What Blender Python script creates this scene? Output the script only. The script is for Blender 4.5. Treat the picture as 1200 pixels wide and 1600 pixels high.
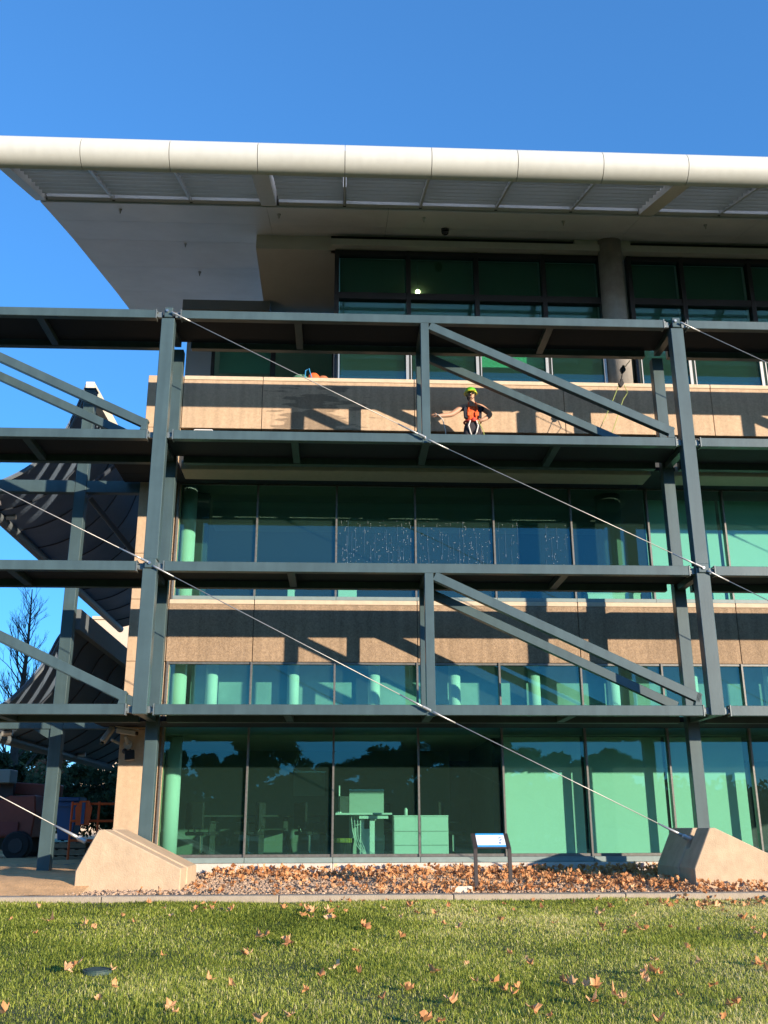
import bpy, math, random
import numpy as np
from mathutils import Vector, Matrix
random.seed(7); rng = np.random.default_rng(7)
for o in list(bpy.data.objects): bpy.data.objects.remove(o)
scene = bpy.context.scene
C = scene.collection
R = math.radians

# ------------------------------------------------------------------ camera
EYE = 0.75
cam_d = bpy.data.cameras.new('camera'); cam = bpy.data.objects.new('camera', cam_d); C.objects.link(cam)
cam_d.sensor_fit = 'VERTICAL'; cam_d.sensor_height = 36.0; cam_d.lens = 1520/1600*36
cam_d.clip_start = 0.05; cam_d.clip_end = 5000
r_ = Vector((0.99897978, -0.04507377, -0.00278619)); u_ = Vector((-0.01130671, -0.30937055, 0.95087434)); f_ = Vector((0.04372146, 0.94987274, 0.30956456))
m = Matrix((r_, u_, -f_)).transposed().to_4x4(); m.translation = (0, 0, EYE); cam.matrix_world = m
scene.camera = cam
scene.render.resolution_x = 768; scene.render.resolution_y = 1024

# ------------------------------------------------------------------ light
SUN = Vector((1.0, -1.0, 0.265)).normalized()
sun_el = math.asin(SUN.z)
w = bpy.data.worlds.new('World'); scene.world = w; w.use_nodes = True
nt = w.node_tree; nt.nodes.clear()
sky = nt.nodes.new('ShaderNodeTexSky'); sky.sky_type = 'NISHITA'; sky.sun_disc = False
sky.sun_elevation = sun_el; sky.sun_rotation = R(135); sky.altitude = 600; sky.air_density = 1.0; sky.dust_density = 0.25; sky.ozone_density = 10.0
bg = nt.nodes.new('ShaderNodeBackground'); bg.inputs['Strength'].default_value = 0.15
out = nt.nodes.new('ShaderNodeOutputWorld')
hs_ = nt.nodes.new('ShaderNodeHueSaturation'); hs_.inputs['Saturation'].default_value = 0.98; gm_ = nt.nodes.new('ShaderNodeGamma'); gm_.inputs['Gamma'].default_value = 0.70; hs_.inputs['Value'].default_value = 1.20; nt.links.new(sky.outputs[0], gm_.inputs['Color']); nt.links.new(gm_.outputs[0], hs_.inputs['Color'])
nt.links.new(hs_.outputs[0], bg.inputs[0]); nt.links.new(bg.outputs[0], out.inputs[0])
sd = bpy.data.lights.new('sun', 'SUN'); sd.energy = 3.1; sd.angle = R(0.53); sd.color = (1.0, 0.84, 0.66)
so = bpy.data.objects.new('sun', sd); C.objects.link(so); so.rotation_euler = SUN.to_track_quat('Z', 'Y').to_euler(); so.location = (30, -30, 20)
vs = scene.view_settings; vs.view_transform = 'Standard'; vs.look = 'None'; vs.gamma = 1.0; vs.use_curve_mapping = False; vs.exposure = 1.5
scene.render.engine = 'CYCLES'
scene.cycles.max_bounces = 8; scene.cycles.transparent_max_bounces = 16; scene.cycles.caustics_reflective = False; scene.cycles.caustics_refractive = False

# ------------------------------------------------------------------ materials
MATS = {}
def mat(name, col, rough=0.6, metal=0.0, noise=0.0, nscale=8.0, bump=0.0, bscale=60.0, spec=0.5, col2=None, emit=None, streak=0.0, transl=0.0, coat=0.0):
    """principled material; optional colour variation noise, fine bump, vertical weather streaks"""
    if name in MATS: return MATS[name]
    M = bpy.data.materials.new(name); M.use_nodes = True; n = M.node_tree.nodes; l = M.node_tree.links
    b = n['Principled BSDF']; b.inputs['Roughness'].default_value = rough; b.inputs['Metallic'].default_value = metal
    b.inputs['Specular IOR Level'].default_value = spec; b.inputs['Coat Weight'].default_value = coat
    c = (*col, 1); b.inputs['Base Color'].default_value = c
    tc = n.new('ShaderNodeTexCoord'); last = None
    geo = n.new('ShaderNodeNewGeometry')
    if noise > 0 or col2:
        t = n.new('ShaderNodeTexNoise'); t.inputs['Scale'].default_value = nscale; t.inputs['Detail'].default_value = 6; t.inputs['Roughness'].default_value = 0.62
        l.new(geo.outputs['Position'], t.inputs['Vector'])
        r = n.new('ShaderNodeValToRGB'); r.color_ramp.elements[0].position = 0.32; r.color_ramp.elements[1].position = 0.68
        c2 = col2 if col2 else tuple(x*(1-noise) for x in col); c1 = col if col2 else tuple(min(1, x*(1+noise*0.6)) for x in col)
        r.color_ramp.elements[0].color = (*c2, 1); r.color_ramp.elements[1].color = (*c1, 1)
        l.new(t.outputs['Fac'], r.inputs[0]); last = r.outputs[0]
    if streak > 0:
        mp = n.new('ShaderNodeMapping'); mp.inputs['Scale'].default_value = (5.0, 5.0, 0.35); l.new(geo.outputs['Position'], mp.inputs['Vector'])
        t2 = n.new('ShaderNodeTexNoise'); t2.inputs['Scale'].default_value = 1.6; t2.inputs['Detail'].default_value = 5; l.new(mp.outputs[0], t2.inputs['Vector'])
        r2 = n.new('ShaderNodeValToRGB'); r2.color_ramp.elements[0].position = 0.35; r2.color_ramp.elements[1].position = 0.62
        k = 1-streak; r2.color_ramp.elements[0].color = (k, k, k, 1); r2.color_ramp.elements[1].color = (1, 1, 1, 1)
        l.new(t2.outputs['Fac'], r2.inputs[0])
        mx = n.new('ShaderNodeMix'); mx.data_type = 'RGBA'; mx.blend_type = 'MULTIPLY'; mx.inputs[0].default_value = 1
        if last: l.new(last, mx.inputs[6])
        else: mx.inputs[6].default_value = c
        l.new(r2.outputs[0], mx.inputs[7]); last = mx.outputs[2]
    if last: l.new(last, b.inputs['Base Color'])
    if bump > 0:
        t3 = n.new('ShaderNodeTexNoise'); t3.inputs['Scale'].default_value = bscale; t3.inputs['Detail'].default_value = 4; l.new(geo.outputs['Position'], t3.inputs['Vector'])
        bp = n.new('ShaderNodeBump'); bp.inputs['Strength'].default_value = bump; bp.inputs['Distance'].default_value = 0.02
        l.new(t3.outputs['Fac'], bp.inputs['Height']); l.new(bp.outputs[0], b.inputs['Normal'])
    if emit: b.inputs['Emission Color'].default_value = (*emit[:3], 1); b.inputs['Emission Strength'].default_value = emit[3]
    if transl > 0:
        tr = n.new('ShaderNodeBsdfTranslucent'); ms = n.new('ShaderNodeMixShader'); ms.inputs[0].default_value = transl
        if last: l.new(last, tr.inputs[0])
        else: tr.inputs[0].default_value = c
        l.new(b.outputs[0], ms.inputs[1]); l.new(tr.outputs[0], ms.inputs[2]); l.new(ms.outputs[0], n['Material Output'].inputs[0])
    MATS[name] = M; return M

steel = mat('steel_paint', (0.060, 0.098, 0.104), 0.36, noise=0.12, nscale=2.5, bump=0.05, bscale=30, streak=0.14)
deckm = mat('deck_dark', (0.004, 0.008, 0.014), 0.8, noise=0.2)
plate = mat('plate_steel', (0.16, 0.19, 0.19), 0.45, 0.3)
boltm = mat('bolt_zinc', (0.45, 0.45, 0.43), 0.35, 0.9)
precast = mat('precast', (0.56, 0.405, 0.27), 0.9, noise=0.16, nscale=26, bump=0.5, bscale=90, streak=0.16)
precast2 = mat('precast_wall', (0.54, 0.39, 0.255), 0.9, noise=0.10, nscale=14, bump=0.3, bscale=70, streak=0.08)
cap = mat('cap_concrete', (0.60, 0.48, 0.345), 0.85, noise=0.1, nscale=9, bump=0.15)
jointm = mat('joint_sealant', (0.03, 0.028, 0.026), 0.8)
fasciam = mat('fascia_cream', (0.58, 0.585, 0.53), 0.42, noise=0.03, nscale=1.2, streak=0.05)
soffm = mat('soffit_panel', (0.66, 0.67, 0.68), 0.6, noise=0.08, nscale=1.3)
louvm = mat('louvre_white', (0.42, 0.44, 0.44), 0.5, noise=0.05)
beamm = mat('wing_beam', (0.58, 0.56, 0.51), 0.6, noise=0.05)
framed = mat('frame_black', (0.015, 0.018, 0.020), 0.4)
mull = mat('mullion_alu', (0.17, 0.165, 0.15), 0.4, 0.4, noise=0.25, nscale=20)
sillm = mat('sill_grey', (0.20, 0.26, 0.25), 0.5, noise=0.1)
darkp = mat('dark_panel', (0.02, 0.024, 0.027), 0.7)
slabm = mat('ledge_cream', (0.42, 0.40, 0.33), 0.7, noise=0.1)
colm = mat('column_concrete', (0.36, 0.33, 0.29), 0.85, noise=0.16, nscale=5, bump=0.2, bscale=50, streak=0.12)
plinthm = mat('plinth_concrete', (0.60, 0.55, 0.48), 0.85, noise=0.1, nscale=6, streak=0.1, bump=0.1)
inwall = mat('interior_wall', (0.46, 0.48, 0.46), 0.8, noise=0.05)
inceil = mat('interior_ceiling', (0.62, 0.62, 0.60), 0.9)
infloor = mat('interior_carpet', (0.055, 0.06, 0.06), 0.95, noise=0.3, nscale=30)
indark = mat('interior_dark', (0.06, 0.065, 0.07), 0.8, noise=0.2, nscale=2)
blindm = mat('blind_white', (0.86, 0.85, 0.82), 0.85, noise=0.02, nscale=3)
whitem = mat('white_laminate', (0.80, 0.80, 0.78), 0.5)
whitec = mat('white_plaster', (0.82, 0.82, 0.80), 0.7)
blackp = mat('black_plastic', (0.018, 0.018, 0.02), 0.45)
blackf = mat('black_fabric', (0.02, 0.02, 0.022), 0.9)
chrome = mat('chrome', (0.75, 0.76, 0.76), 0.18, 1.0)
galv = mat('galvanised', (0.50, 0.50, 0.48), 0.42, 0.6)
cablem = mat('cable_steel', (0.42, 0.41, 0.38), 0.45, 0.5)
anchorm = mat('anchor_concrete', (0.52, 0.385, 0.25), 0.9, noise=0.13, nscale=6, bump=0.35, bscale=55, streak=0.06)
kerbm = mat('kerb_concrete', (0.37, 0.31, 0.23), 0.9, noise=0.12, nscale=9, bump=0.3)
bedm = mat('bed_soil', (0.34, 0.23, 0.14), 0.95, noise=0.4, nscale=22, bump=0.6, bscale=50)
dirtm = mat('dirt_path', (0.74, 0.43, 0.19), 0.95, noise=0.22, nscale=5, bump=0.6, bscale=35)
lawnm = mat('lawn_soil', (0.085, 0.100, 0.032), 0.95, noise=0.4, nscale=9, bump=0.6, bscale=40)
groundm = mat('ground', (0.20, 0.19, 0.10), 0.95, noise=0.3, nscale=0.3, bump=0.3)
meshm = mat('shade_cloth', (0.13, 0.18, 0.25), 0.75, noise=0.12, nscale=1.5, bump=0.3, bscale=160)
ribm = mat('rib_dark', (0.035, 0.045, 0.06), 0.5)
creamm = mat('cream_metal', (0.72, 0.68, 0.58), 0.5)
barm = mat('edge_bar', (0.14, 0.16, 0.17), 0.5, noise=0.1)
orange = mat('machine_orange', (0.25, 0.05, 0.025), 0.5, noise=0.15, nscale=3)
rubber = mat('rubber', (0.02, 0.02, 0.02), 0.85)
bluep = mat('blue_plastic', (0.03, 0.09, 0.22), 0.5)
pallet = mat('pallet_wood', (0.30, 0.22, 0.14), 0.9, noise=0.2)
bark = mat('bark', (0.075, 0.060, 0.048), 0.95, noise=0.3, nscale=6)
skin = mat('skin', (0.46, 0.26, 0.17), 0.55)
vestm = mat('vest_orange', (0.85, 0.13, 0.025), 0.7, noise=0.12, nscale=25, bump=0.3, bscale=40)
navy = mat('navy_cloth', (0.02, 0.022, 0.035), 0.9, bump=0.3, bscale=40)
trouser = mat('trouser_dark', (0.035, 0.032, 0.04), 0.9, bump=0.3, bscale=40)
helmetm = mat('helmet_green', (0.12, 0.50, 0.035), 0.3)
helmety = mat('helmet_yellow', (0.75, 0.72, 0.06), 0.4)
webm = mat('web_white', (0.75, 0.72, 0.68), 0.7)
webr = mat('web_red', (0.6, 0.06, 0.04), 0.7)
hairm = mat('hair', (0.03, 0.02, 0.015), 0.7)
lipm = mat('lip', (0.42, 0.12, 0.10), 0.5)
lensm = mat('lens_dark', (0.02, 0.02, 0.02), 0.1)
ropey = mat('rope_lime', (0.36, 0.42, 0.12), 0.8)
hosem = mat('hose', (0.55, 0.55, 0.52), 0.5)
bronze = mat('sign_bronze', (0.060, 0.050, 0.048), 0.4, 0.3)
sgw = mat('sign_white', (0.80, 0.88, 0.92), 0.35); sgb = mat('sign_blue', (0.02, 0.32, 0.75), 0.35); sgt = mat('sign_text', (0.30, 0.45, 0.55), 0.4); sgd = mat('sign_deep', (0.01, 0.10, 0.30), 0.4)
pebm = mat('pebble', (0.64, 0.47, 0.32), 0.85, col2=(0.30, 0.19, 0.12), nscale=38)
woodm = mat('pale_wood', (0.72, 0.62, 0.47), 0.8, noise=0.08)
camw = mat('cam_housing', (0.42, 0.40, 0.36), 0.5)
farw = mat('far_wall', (0.62, 0.50, 0.38), 0.9, noise=0.05)
boxg = mat('box_greygreen', (0.22, 0.26, 0.23), 0.6)
valvem = mat('valve_lid', (0.04, 0.075, 0.065), 0.6)

def glass_mat(name, tint, refl=1.0, rough=0.0):
    M = bpy.data.materials.new(name); M.use_nodes = True; n = M.node_tree.nodes; l = M.node_tree.links; n.clear()
    o = n.new('ShaderNodeOutputMaterial'); t = n.new('ShaderNodeBsdfTransparent'); t.inputs[0].default_value = (*tint, 1)
    g = n.new('ShaderNodeBsdfGlossy'); g.inputs['Roughness'].default_value = rough; g.inputs[0].default_value = (0.34, 0.82, 1.0, 1)
    fr = n.new('ShaderNodeLayerWeight'); fr.inputs['Blend'].default_value = 0.5      # facing: 1 - |cos|
    pw = n.new('ShaderNodeMath'); pw.operation = 'POWER'; pw.inputs[1].default_value = 5.0; l.new(fr.outputs['Facing'], pw.inputs[0])
    mu = n.new('ShaderNodeMath'); mu.operation = 'MULTIPLY_ADD'; mu.inputs[1].default_value = 0.93; mu.inputs[2].default_value = 0.055*refl; mu.use_clamp = True
    geo = n.new('ShaderNodeNewGeometry'); nz = n.new('ShaderNodeTexNoise'); nz.inputs['Scale'].default_value = 0.55; nz.inputs['Detail'].default_value = 1
    l.new(geo.outputs['Position'], nz.inputs['Vector']); bp = n.new('ShaderNodeBump'); bp.inputs['Strength'].default_value = 0.10; bp.inputs['Distance'].default_value = 0.03
    l.new(nz.outputs['Fac'], bp.inputs['Height']); l.new(bp.outputs[0], g.inputs['Normal'])
    mix = n.new('ShaderNodeMixShader'); l.new(pw.outputs[0], mu.inputs[0]); l.new(mu.outputs[0], mix.inputs[0])
    df = n.new('ShaderNodeBsdfDiffuse'); df.inputs[0].default_value = (0.34, 0.62, 0.55, 1); md = n.new('ShaderNodeMixShader'); md.inputs[0].default_value = 0.018
    l.new(t.outputs[0], md.inputs[1]); l.new(df.outputs[0], md.inputs[2])
    l.new(md.outputs[0], mix.inputs[1]); l.new(g.outputs[0], mix.inputs[2]); l.new(mix.outputs[0], o.inputs[0]); return M
glass = glass_mat('green_glass', (0.66, 0.875, 0.79))

def rand_mat(name, cols, rough=0.8, transl=0.3, spec=0.3, pscale=0.5):
    """colour from the per-face attribute 'v' plus large noise"""
    M = bpy.data.materials.new(name); M.use_nodes = True; n = M.node_tree.nodes; l = M.node_tree.links
    b = n['Principled BSDF']; b.inputs['Roughness'].default_value = rough; b.inputs['Specular IOR Level'].default_value = spec
    a = n.new('ShaderNodeAttribute'); a.attribute_name = 'v'
    geo = n.new('ShaderNodeNewGeometry'); nz = n.new('ShaderNodeTexNoise'); nz.inputs['Scale'].default_value = pscale; nz.inputs['Detail'].default_value = 3
    l.new(geo.outputs['Position'], nz.inputs['Vector'])
    m1 = n.new('ShaderNodeMath'); m1.operation = 'MULTIPLY_ADD'; m1.inputs[1].default_value = 1.7; m1.inputs[2].default_value = -0.85; l.new(nz.outputs['Fac'], m1.inputs[0])
    m2 = n.new('ShaderNodeMath'); m2.operation = 'ADD'; m2.use_clamp = True; l.new(a.outputs['Fac'], m2.inputs[0]); l.new(m1.outputs[0], m2.inputs[1])
    r = n.new('ShaderNodeValToRGB'); e = r.color_ramp.elements
    while len(e) < len(cols): e.new(0.5)
    for i, c in enumerate(cols): e[i].position = i/(len(cols)-1); e[i].color = (*c, 1)
    l.new(m2.outputs[0], r.inputs[0]); l.new(r.outputs[0], b.inputs['Base Color'])
    tr = n.new('ShaderNodeBsdfTranslucent'); l.new(r.outputs[0], tr.inputs[0]); ms = n.new('ShaderNodeMixShader'); ms.inputs[0].default_value = transl
    l.new(b.outputs[0], ms.inputs[1]); l.new(tr.outputs[0], ms.inputs[2]); l.new(ms.outputs[0], n['Material Output'].inputs[0]); return M
grassm = rand_mat('grass_blades', [(0.11, 0.155, 0.022), (0.29, 0.35, 0.045), (0.52, 0.56, 0.10), (0.80, 0.70, 0.36)], 0.6, 0.35, 0.3, 0.45)
leafm = rand_mat('plane_leaf', [(0.28, 0.12, 0.055), (0.54, 0.25, 0.105), (0.68, 0.34, 0.145), (0.78, 0.50, 0.28)], 0.75, 0.25, 0.2, 6.0)
gumm = rand_mat('gum_leaf', [(0.022, 0.040, 0.018), (0.05, 0.08, 0.035), (0.10, 0.13, 0.055), (0.16, 0.18, 0.09)], 0.7, 0.45, 0.3, 0.4)
autm = rand_mat('autumn_leaf', [(0.10, 0.05, 0.03), (0.22, 0.10, 0.05), (0.32, 0.17, 0.09), (0.38, 0.26, 0.14)], 0.8, 0.2, 0.2, 0.8)

# ------------------------------------------------------------------ mesh builder
def wloc(o):
    v = Vector((0, 0, 0))
    while o: v += o.location; o = o.parent
    return v
class MB:
    def __init__(s): s.v = []; s.f = []; s.mi = []; s.cur = 0
    def quadf(s, pts):
        i = len(s.v); s.v += [tuple(p) for p in pts]; s.f.append(tuple(range(i, i+len(pts)))); s.mi.append(s.cur); return s
    def box(s, x0, x1, y0, y1, z0, z1):
        if x0 > x1: x0, x1 = x1, x0
        if y0 > y1: y0, y1 = y1, y0
        if z0 > z1: z0, z1 = z1, z0
        i = len(s.v); s.v += [(x0,y0,z0),(x1,y0,z0),(x1,y1,z0),(x0,y1,z0),(x0,y0,z1),(x1,y0,z1),(x1,y1,z1),(x0,y1,z1)]
        for q in ((0,3,2,1),(4,5,6,7),(0,1,5,4),(1,2,6,5),(2,3,7,6),(3,0,4,7)): s.f.append(tuple(i+k for k in q)); s.mi.append(s.cur)
        return s
    def bar(s, p, q, w, h, up=(0,0,1)):
        p = Vector(p); q = Vector(q); d = (q-p).normalized(); a = d.cross(Vector(up)).normalized(); b = a.cross(d)
        i = len(s.v)
        for c in (p, q):
            for sa, sb in ((-1,-1),(1,-1),(1,1),(-1,1)): s.v.append(tuple(c + a*(sa*w/2) + b*(sb*h/2)))
        for f in ((0,1,2,3),(7,6,5,4),(0,4,5,1),(1,5,6,2),(2,6,7,3),(3,7,4,0)): s.f.append(tuple(i+k for k in f)); s.mi.append(s.cur)
        return s
    def tube(s, pts, r, n=8, cap=True):
        pts = [Vector(p) for p in pts]; rs = r if isinstance(r, (list, tuple)) else [r]*len(pts); base = len(s.v)
        d0 = (pts[1]-pts[0]).normalized(); a = d0.orthogonal().normalized()
        for k, p in enumerate(pts):
            d = (pts[min(k+1, len(pts)-1)]-pts[max(k-1, 0)]).normalized(); a = (a - d*a.dot(d)).normalized(); b = d.cross(a)
            for j in range(n):
                t = 2*math.pi*j/n; s.v.append(tuple(p + (a*math.cos(t)+b*math.sin(t))*rs[k]))
        for k in range(len(pts)-1):
            for j in range(n):
                s.f.append((base+k*n+j, base+k*n+(j+1)%n, base+(k+1)*n+(j+1)%n, base+(k+1)*n+j)); s.mi.append(s.cur)
        if cap:
            s.f.append(tuple(base+j for j in reversed(range(n)))); s.mi.append(s.cur)
            s.f.append(tuple(base+(len(pts)-1)*n+j for j in range(n))); s.mi.append(s.cur)
        return s
    def prism(s, prof, a0, a1, axis, split=False):
        """prof: list of 2D points; axis 'x' -> (y,z) profile, 'y' -> (x,z) profile, 'z' -> (x,y)"""
        def mk(t, p):
            return (t, p[0], p[1]) if axis == 'x' else ((p[0], t, p[1]) if axis == 'y' else (p[0], p[1], t))
        i = len(s.v); n = len(prof); s.v += [mk(a0, p) for p in prof] + [mk(a1, p) for p in prof]; c = i
        if split: c = len(s.v); s.v += [mk(a0, p) for p in prof] + [mk(a1, p) for p in prof]
        s.f.append(tuple(c+k for k in range(n))); s.mi.append(s.cur); s.f.append(tuple(c+n+k for k in reversed(range(n)))); s.mi.append(s.cur)
        for k in range(n): s.f.append((i+k, i+n+k, i+n+(k+1)%n, i+(k+1)%n)); s.mi.append(s.cur)
        return s
    def sph(s, c, r, n=10, sc=(1,1,1), zmin=-1.0):
        i = len(s.v); rings = n//2+1
        for a in range(rings+1):
            ph = math.pi*a/rings; z = max(math.cos(ph), zmin)
            for b in range(n):
                t = 2*math.pi*b/n; s.v.append((c[0]+r*sc[0]*math.sin(ph)*math.cos(t), c[1]+r*sc[1]*math.sin(ph)*math.sin(t), c[2]+r*sc[2]*z))
        for a in range(rings):
            for b in range(n): s.f.append((i+a*n+b, i+(a+1)*n+b, i+(a+1)*n+(b+1)%n, i+a*n+(b+1)%n)); s.mi.append(s.cur)
        return s
    def build(s, name, m, parent=None, bevel=0, smooth=False, loc=None):
        me = bpy.data.meshes.new(name); o = bpy.data.objects.new(name, me); C.objects.link(o)
        off = wloc(parent) if parent else Vector((0, 0, 0))
        if parent: o.parent = parent
        elif loc is not None: o.location = loc; off = Vector(loc)
        me.from_pydata([tuple(Vector(v)-off) for v in s.v], [], s.f)
        ms = m if isinstance(m, (list, tuple)) else [m]
        for x in ms: me.materials.append(x)
        if len(ms) > 1: me.polygons.foreach_set('material_index', s.mi)
        me.validate(); me.update()
        if smooth: me.polygons.foreach_set('use_smooth', [True]*len(me.polygons))
        if bevel: b = o.modifiers.new('bevel', 'BEVEL'); b.width = bevel; b.segments = 1; b.limit_method = 'ANGLE'
        return o
def tag(o, label=None, cat=None, group=None, kind=None):
    if label: o['label'] = label
    if cat: o['category'] = cat
    if group: o['group'] = group
    if kind: o['kind'] = kind
    return o
def thing(name, loc, label, cat, group=None):
    o = bpy.data.objects.new(name, None); C.objects.link(o); o.location = loc; o.empty_display_size = 0.2; return tag(o, label, cat, group)
def B(*a): return MB().box(*a)
def copy_tree(o, parent=None):
    c = o.copy(); C.objects.link(c); c.parent = parent
    for ch in list(o.children): copy_tree(ch, c)
    return c

# grid of the building: one window module and the two bay lines
X0 = -3.22; MOD = 1.5665
GX = lambda k: X0 + MOD*k
COLX = [-12.58, -3.19, 6.20, 15.59]; MIDX = [-7.90, 1.49, 10.88]
YF, YR, YW = 16.0, 17.17, 18.40
LEV = {'A': 9.78, 'B': 7.41, 'C': 5.03, 'D': 2.66}
BH = 0.165

# ------------------------------------------------------------------ ground
def ground_z(x, y):
    if y >= 14.32: return -0.12 + min(1, max(0, (y-14.9)/3.4))*0.14 if y < 18.3 else 0.02
    if y > 0: return -0.20 - (14.32-y)*0.0490
    return -0.90 - min(-y, 10)*0.02
def sheet(name, m, xs, ys, zf, label=None, kind='structure'):
    b = MB(); nx, ny = len(xs), len(ys)
    b.v = [(x, y, zf(x, y)) for y in ys for x in xs]
    b.f = [(j*nx+i, j*nx+i+1, (j+1)*nx+i+1, (j+1)*nx+i) for j in range(ny-1) for i in range(nx-1)]; b.mi = [0]*len(b.f)
    o = b.build(name, m, smooth=True); o['kind'] = kind
    return o
def rugged(x, y): return 0.010*math.sin(x*2.1+y*1.3)+0.008*math.sin(x*0.9-y*2.7)
sheet('ground', groundm, [-900, -200, -60, -12.2, 30, 60, 200, 900], [-900, -200, -60, -10, 2.0, 14.0, 18.6, 40, 200, 900], lambda x, y: -1.25 if y < 10 else (-0.6 if y < 18 else -0.04))
sheet('lawn', lawnm, np.linspace(-60, 60, 121), np.concatenate([[-60, -30, -10, -4], np.linspace(0, 14.30, 48)]), lambda x, y: ground_z(x, y)+rugged(x, y)*(0.3 if y > 13.8 else 1))
kb = MB()
for i in range(26): kb.box(-32+i*2.4+0.004, -32+(i+1)*2.4-0.004, 14.32, 14.62, -0.35, -0.115)
kb.build('kerb', kerbm, bevel=0.012)['kind'] = 'structure'
sheet('garden_bed', bedm, np.linspace(-3.6, 30, 140), np.linspace(14.62, 18.36, 16), lambda x, y: -0.13 + (y-14.62)/3.74*0.15 + 0.8*rugged(x*2, y*2))
sheet('dirt_path', dirtm, np.linspace(-32, -3.6, 90), np.concatenate([np.linspace(14.62, 24, 30), [28, 34, 40]]), lambda x, y: (-0.13 + min(y-14.62, 1.1)*0.17) + 1.2*rugged(x*1.7, y*2.2))

# grass blades (numpy)
def np_mesh(name, verts, faces_n, loops, m, v=None):
    me = bpy.data.meshes.new(name); me.vertices.add(len(verts)); me.vertices.foreach_set('co', verts.astype(np.float32).ravel())
    me.loops.add(len(loops)); me.loops.foreach_set('vertex_index', loops.astype(np.int32))
    me.polygons.add(len(faces_n)); st = np.concatenate([[0], np.cumsum(faces_n)[:-1]]).astype(np.int32); me.polygons.foreach_set('loop_start', st)
    me.update(calc_edges=True); me.materials.append(m)
    if v is not None:
        a = me.attributes.new('v', 'FLOAT', 'POINT'); a.data.foreach_set('value', v.astype(np.float32))
    o = bpy.data.objects.new(name, me); C.objects.link(o); return o
def blades(zones):
    P = []
    for (y0, y1, halfw, dens, sc) in zones:
        xa = halfw(y1); n = int((y1-y0)*2*xa*dens); y = rng.uniform(y0, y1, n); x = rng.uniform(-xa, xa, n) + 0.045*y
        P.append(np.stack([x, y, np.full(n, sc)], 1))
    P = np.concatenate(P); n = len(P); x, y, sc = P[:, 0], P[:, 1], P[:, 2]
    clump = 0.5+0.5*np.sin(x*3.1+np.sin(y*2.3)*1.7)*np.sin(y*2.7+np.cos(x*1.9)*1.3)
    z = -0.20-(14.32-y)*0.049 + np.where(y < 0, 0, 0) - 0.01 + 0.010*np.sin(x*2.1+y*1.3)+0.008*np.sin(x*0.9-y*2.7)
    h = (0.014 + 0.034*rng.random(n)**2.0 + 0.018*clump)*sc; az = rng.uniform(0, 2*np.pi, n); lean = rng.uniform(0.15, 1.1, n); wd = (0.0016+0.0016*rng.random(n))*sc
    wd = wd*np.clip(y/9, 1, 1.5)
    dx, dy = np.cos(az), np.sin(az); px, py = -dy, dx
    V = np.zeros((n, 5, 3)); b = np.stack([x, y, z], 1)
    V[:, 0] = b + np.stack([px*wd, py*wd, 0*x], 1); V[:, 1] = b - np.stack([px*wd, py*wd, 0*x], 1)
    mpt = b + np.stack([dx*h*0.30*lean, dy*h*0.30*lean, h*0.62], 1)
    V[:, 2] = mpt - np.stack([px*wd*0.8, py*wd*0.8, 0*x], 1); V[:, 3] = mpt + np.stack([px*wd*0.8, py*wd*0.8, 0*x], 1)
    V[:, 4] = b + np.stack([dx*h*0.95*lean, dy*h*0.95*lean, h*(1.05-0.28*lean)], 1)
    base = (np.arange(n)*5)[:, None]; L = np.concatenate([base+np.array([[0, 1, 2, 3]]), base+np.array([[3, 2, 4]])], 1).ravel()
    fn = np.tile([4, 3], n); dry = (rng.random(n) < 0.10)
    bare = np.clip(1.4*np.exp(-((x-5.2)/2.2)**2-((y-13.1)/0.9)**2)+0.7*np.exp(-((x-1.5)/1.2)**2-((y-13.5)/0.5)**2), 0, 1)
    v = np.clip(rng.normal(0.42, 0.22, n) + 0.16*np.tanh((x-1.0)/2.5) + 0.12*(clump-0.5) + 0.45*dry + 0.40*bare*rng.random(n), 0, 1)
    return np_mesh('grass', V.reshape(-1, 3), fn, L, grassm, np.repeat(v, 5))
g = blades([(6.9, 10.0, lambda y: 0.44*y+0.3, 5600, 1.0), (10.0, 14.34, lambda y: 0.44*y+0.3, 4200, 1.05), (4.5, 14.3, lambda y: 11.0, 500, 1.25)])
tag(g, kind='stuff', label='short green lawn grass lit by low sun with straw-coloured blades')

# ------------------------------------------------------------------ office building
bld = thing('office_building', (1.5, 18.4, 0.0), 'four-storey beige precast and green glass office block under a cream wing roof', 'building')
XR = GX(13)      # right end of what is built
# plinth
pl = MB()
for k in range(0, 12, 2): pl.box(GX(k)+0.003, GX(k+2)-0.003, 18.22, 18.55, -0.3, 0.175)
pl.build('plinth', plinthm, bld, bevel=0.008)
# end pier (fin) at the left, in storey-high pieces with fine joints
zs = [-0.3, 2.50, 3.75, 4.94, 5.85, 8.50, 9.66]
for a, b_ in zip(zs[:-1], zs[1:]): MB().box(-4.00, -3.285, YW, 18.75, a+0.004, b_-0.004).build('pier_panel', precast2, bld, bevel=0.006)
B(-3.98, -3.30, 18.45, 18.72, -0.3, 9.64).build('pier_core', jointm, bld)
B(-4.0, -3.78, 18.76, 30.0, -0.3, 9.64).build('side_wall', precast2, bld)
B(-3.283, -3.20, 18.46, 18.62, 0.18, 3.745).build('jamb', precast2, bld); B(-3.283, -3.20, 18.46, 18.62, 4.945, 7.45).build('jamb', precast2, bld)
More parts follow.
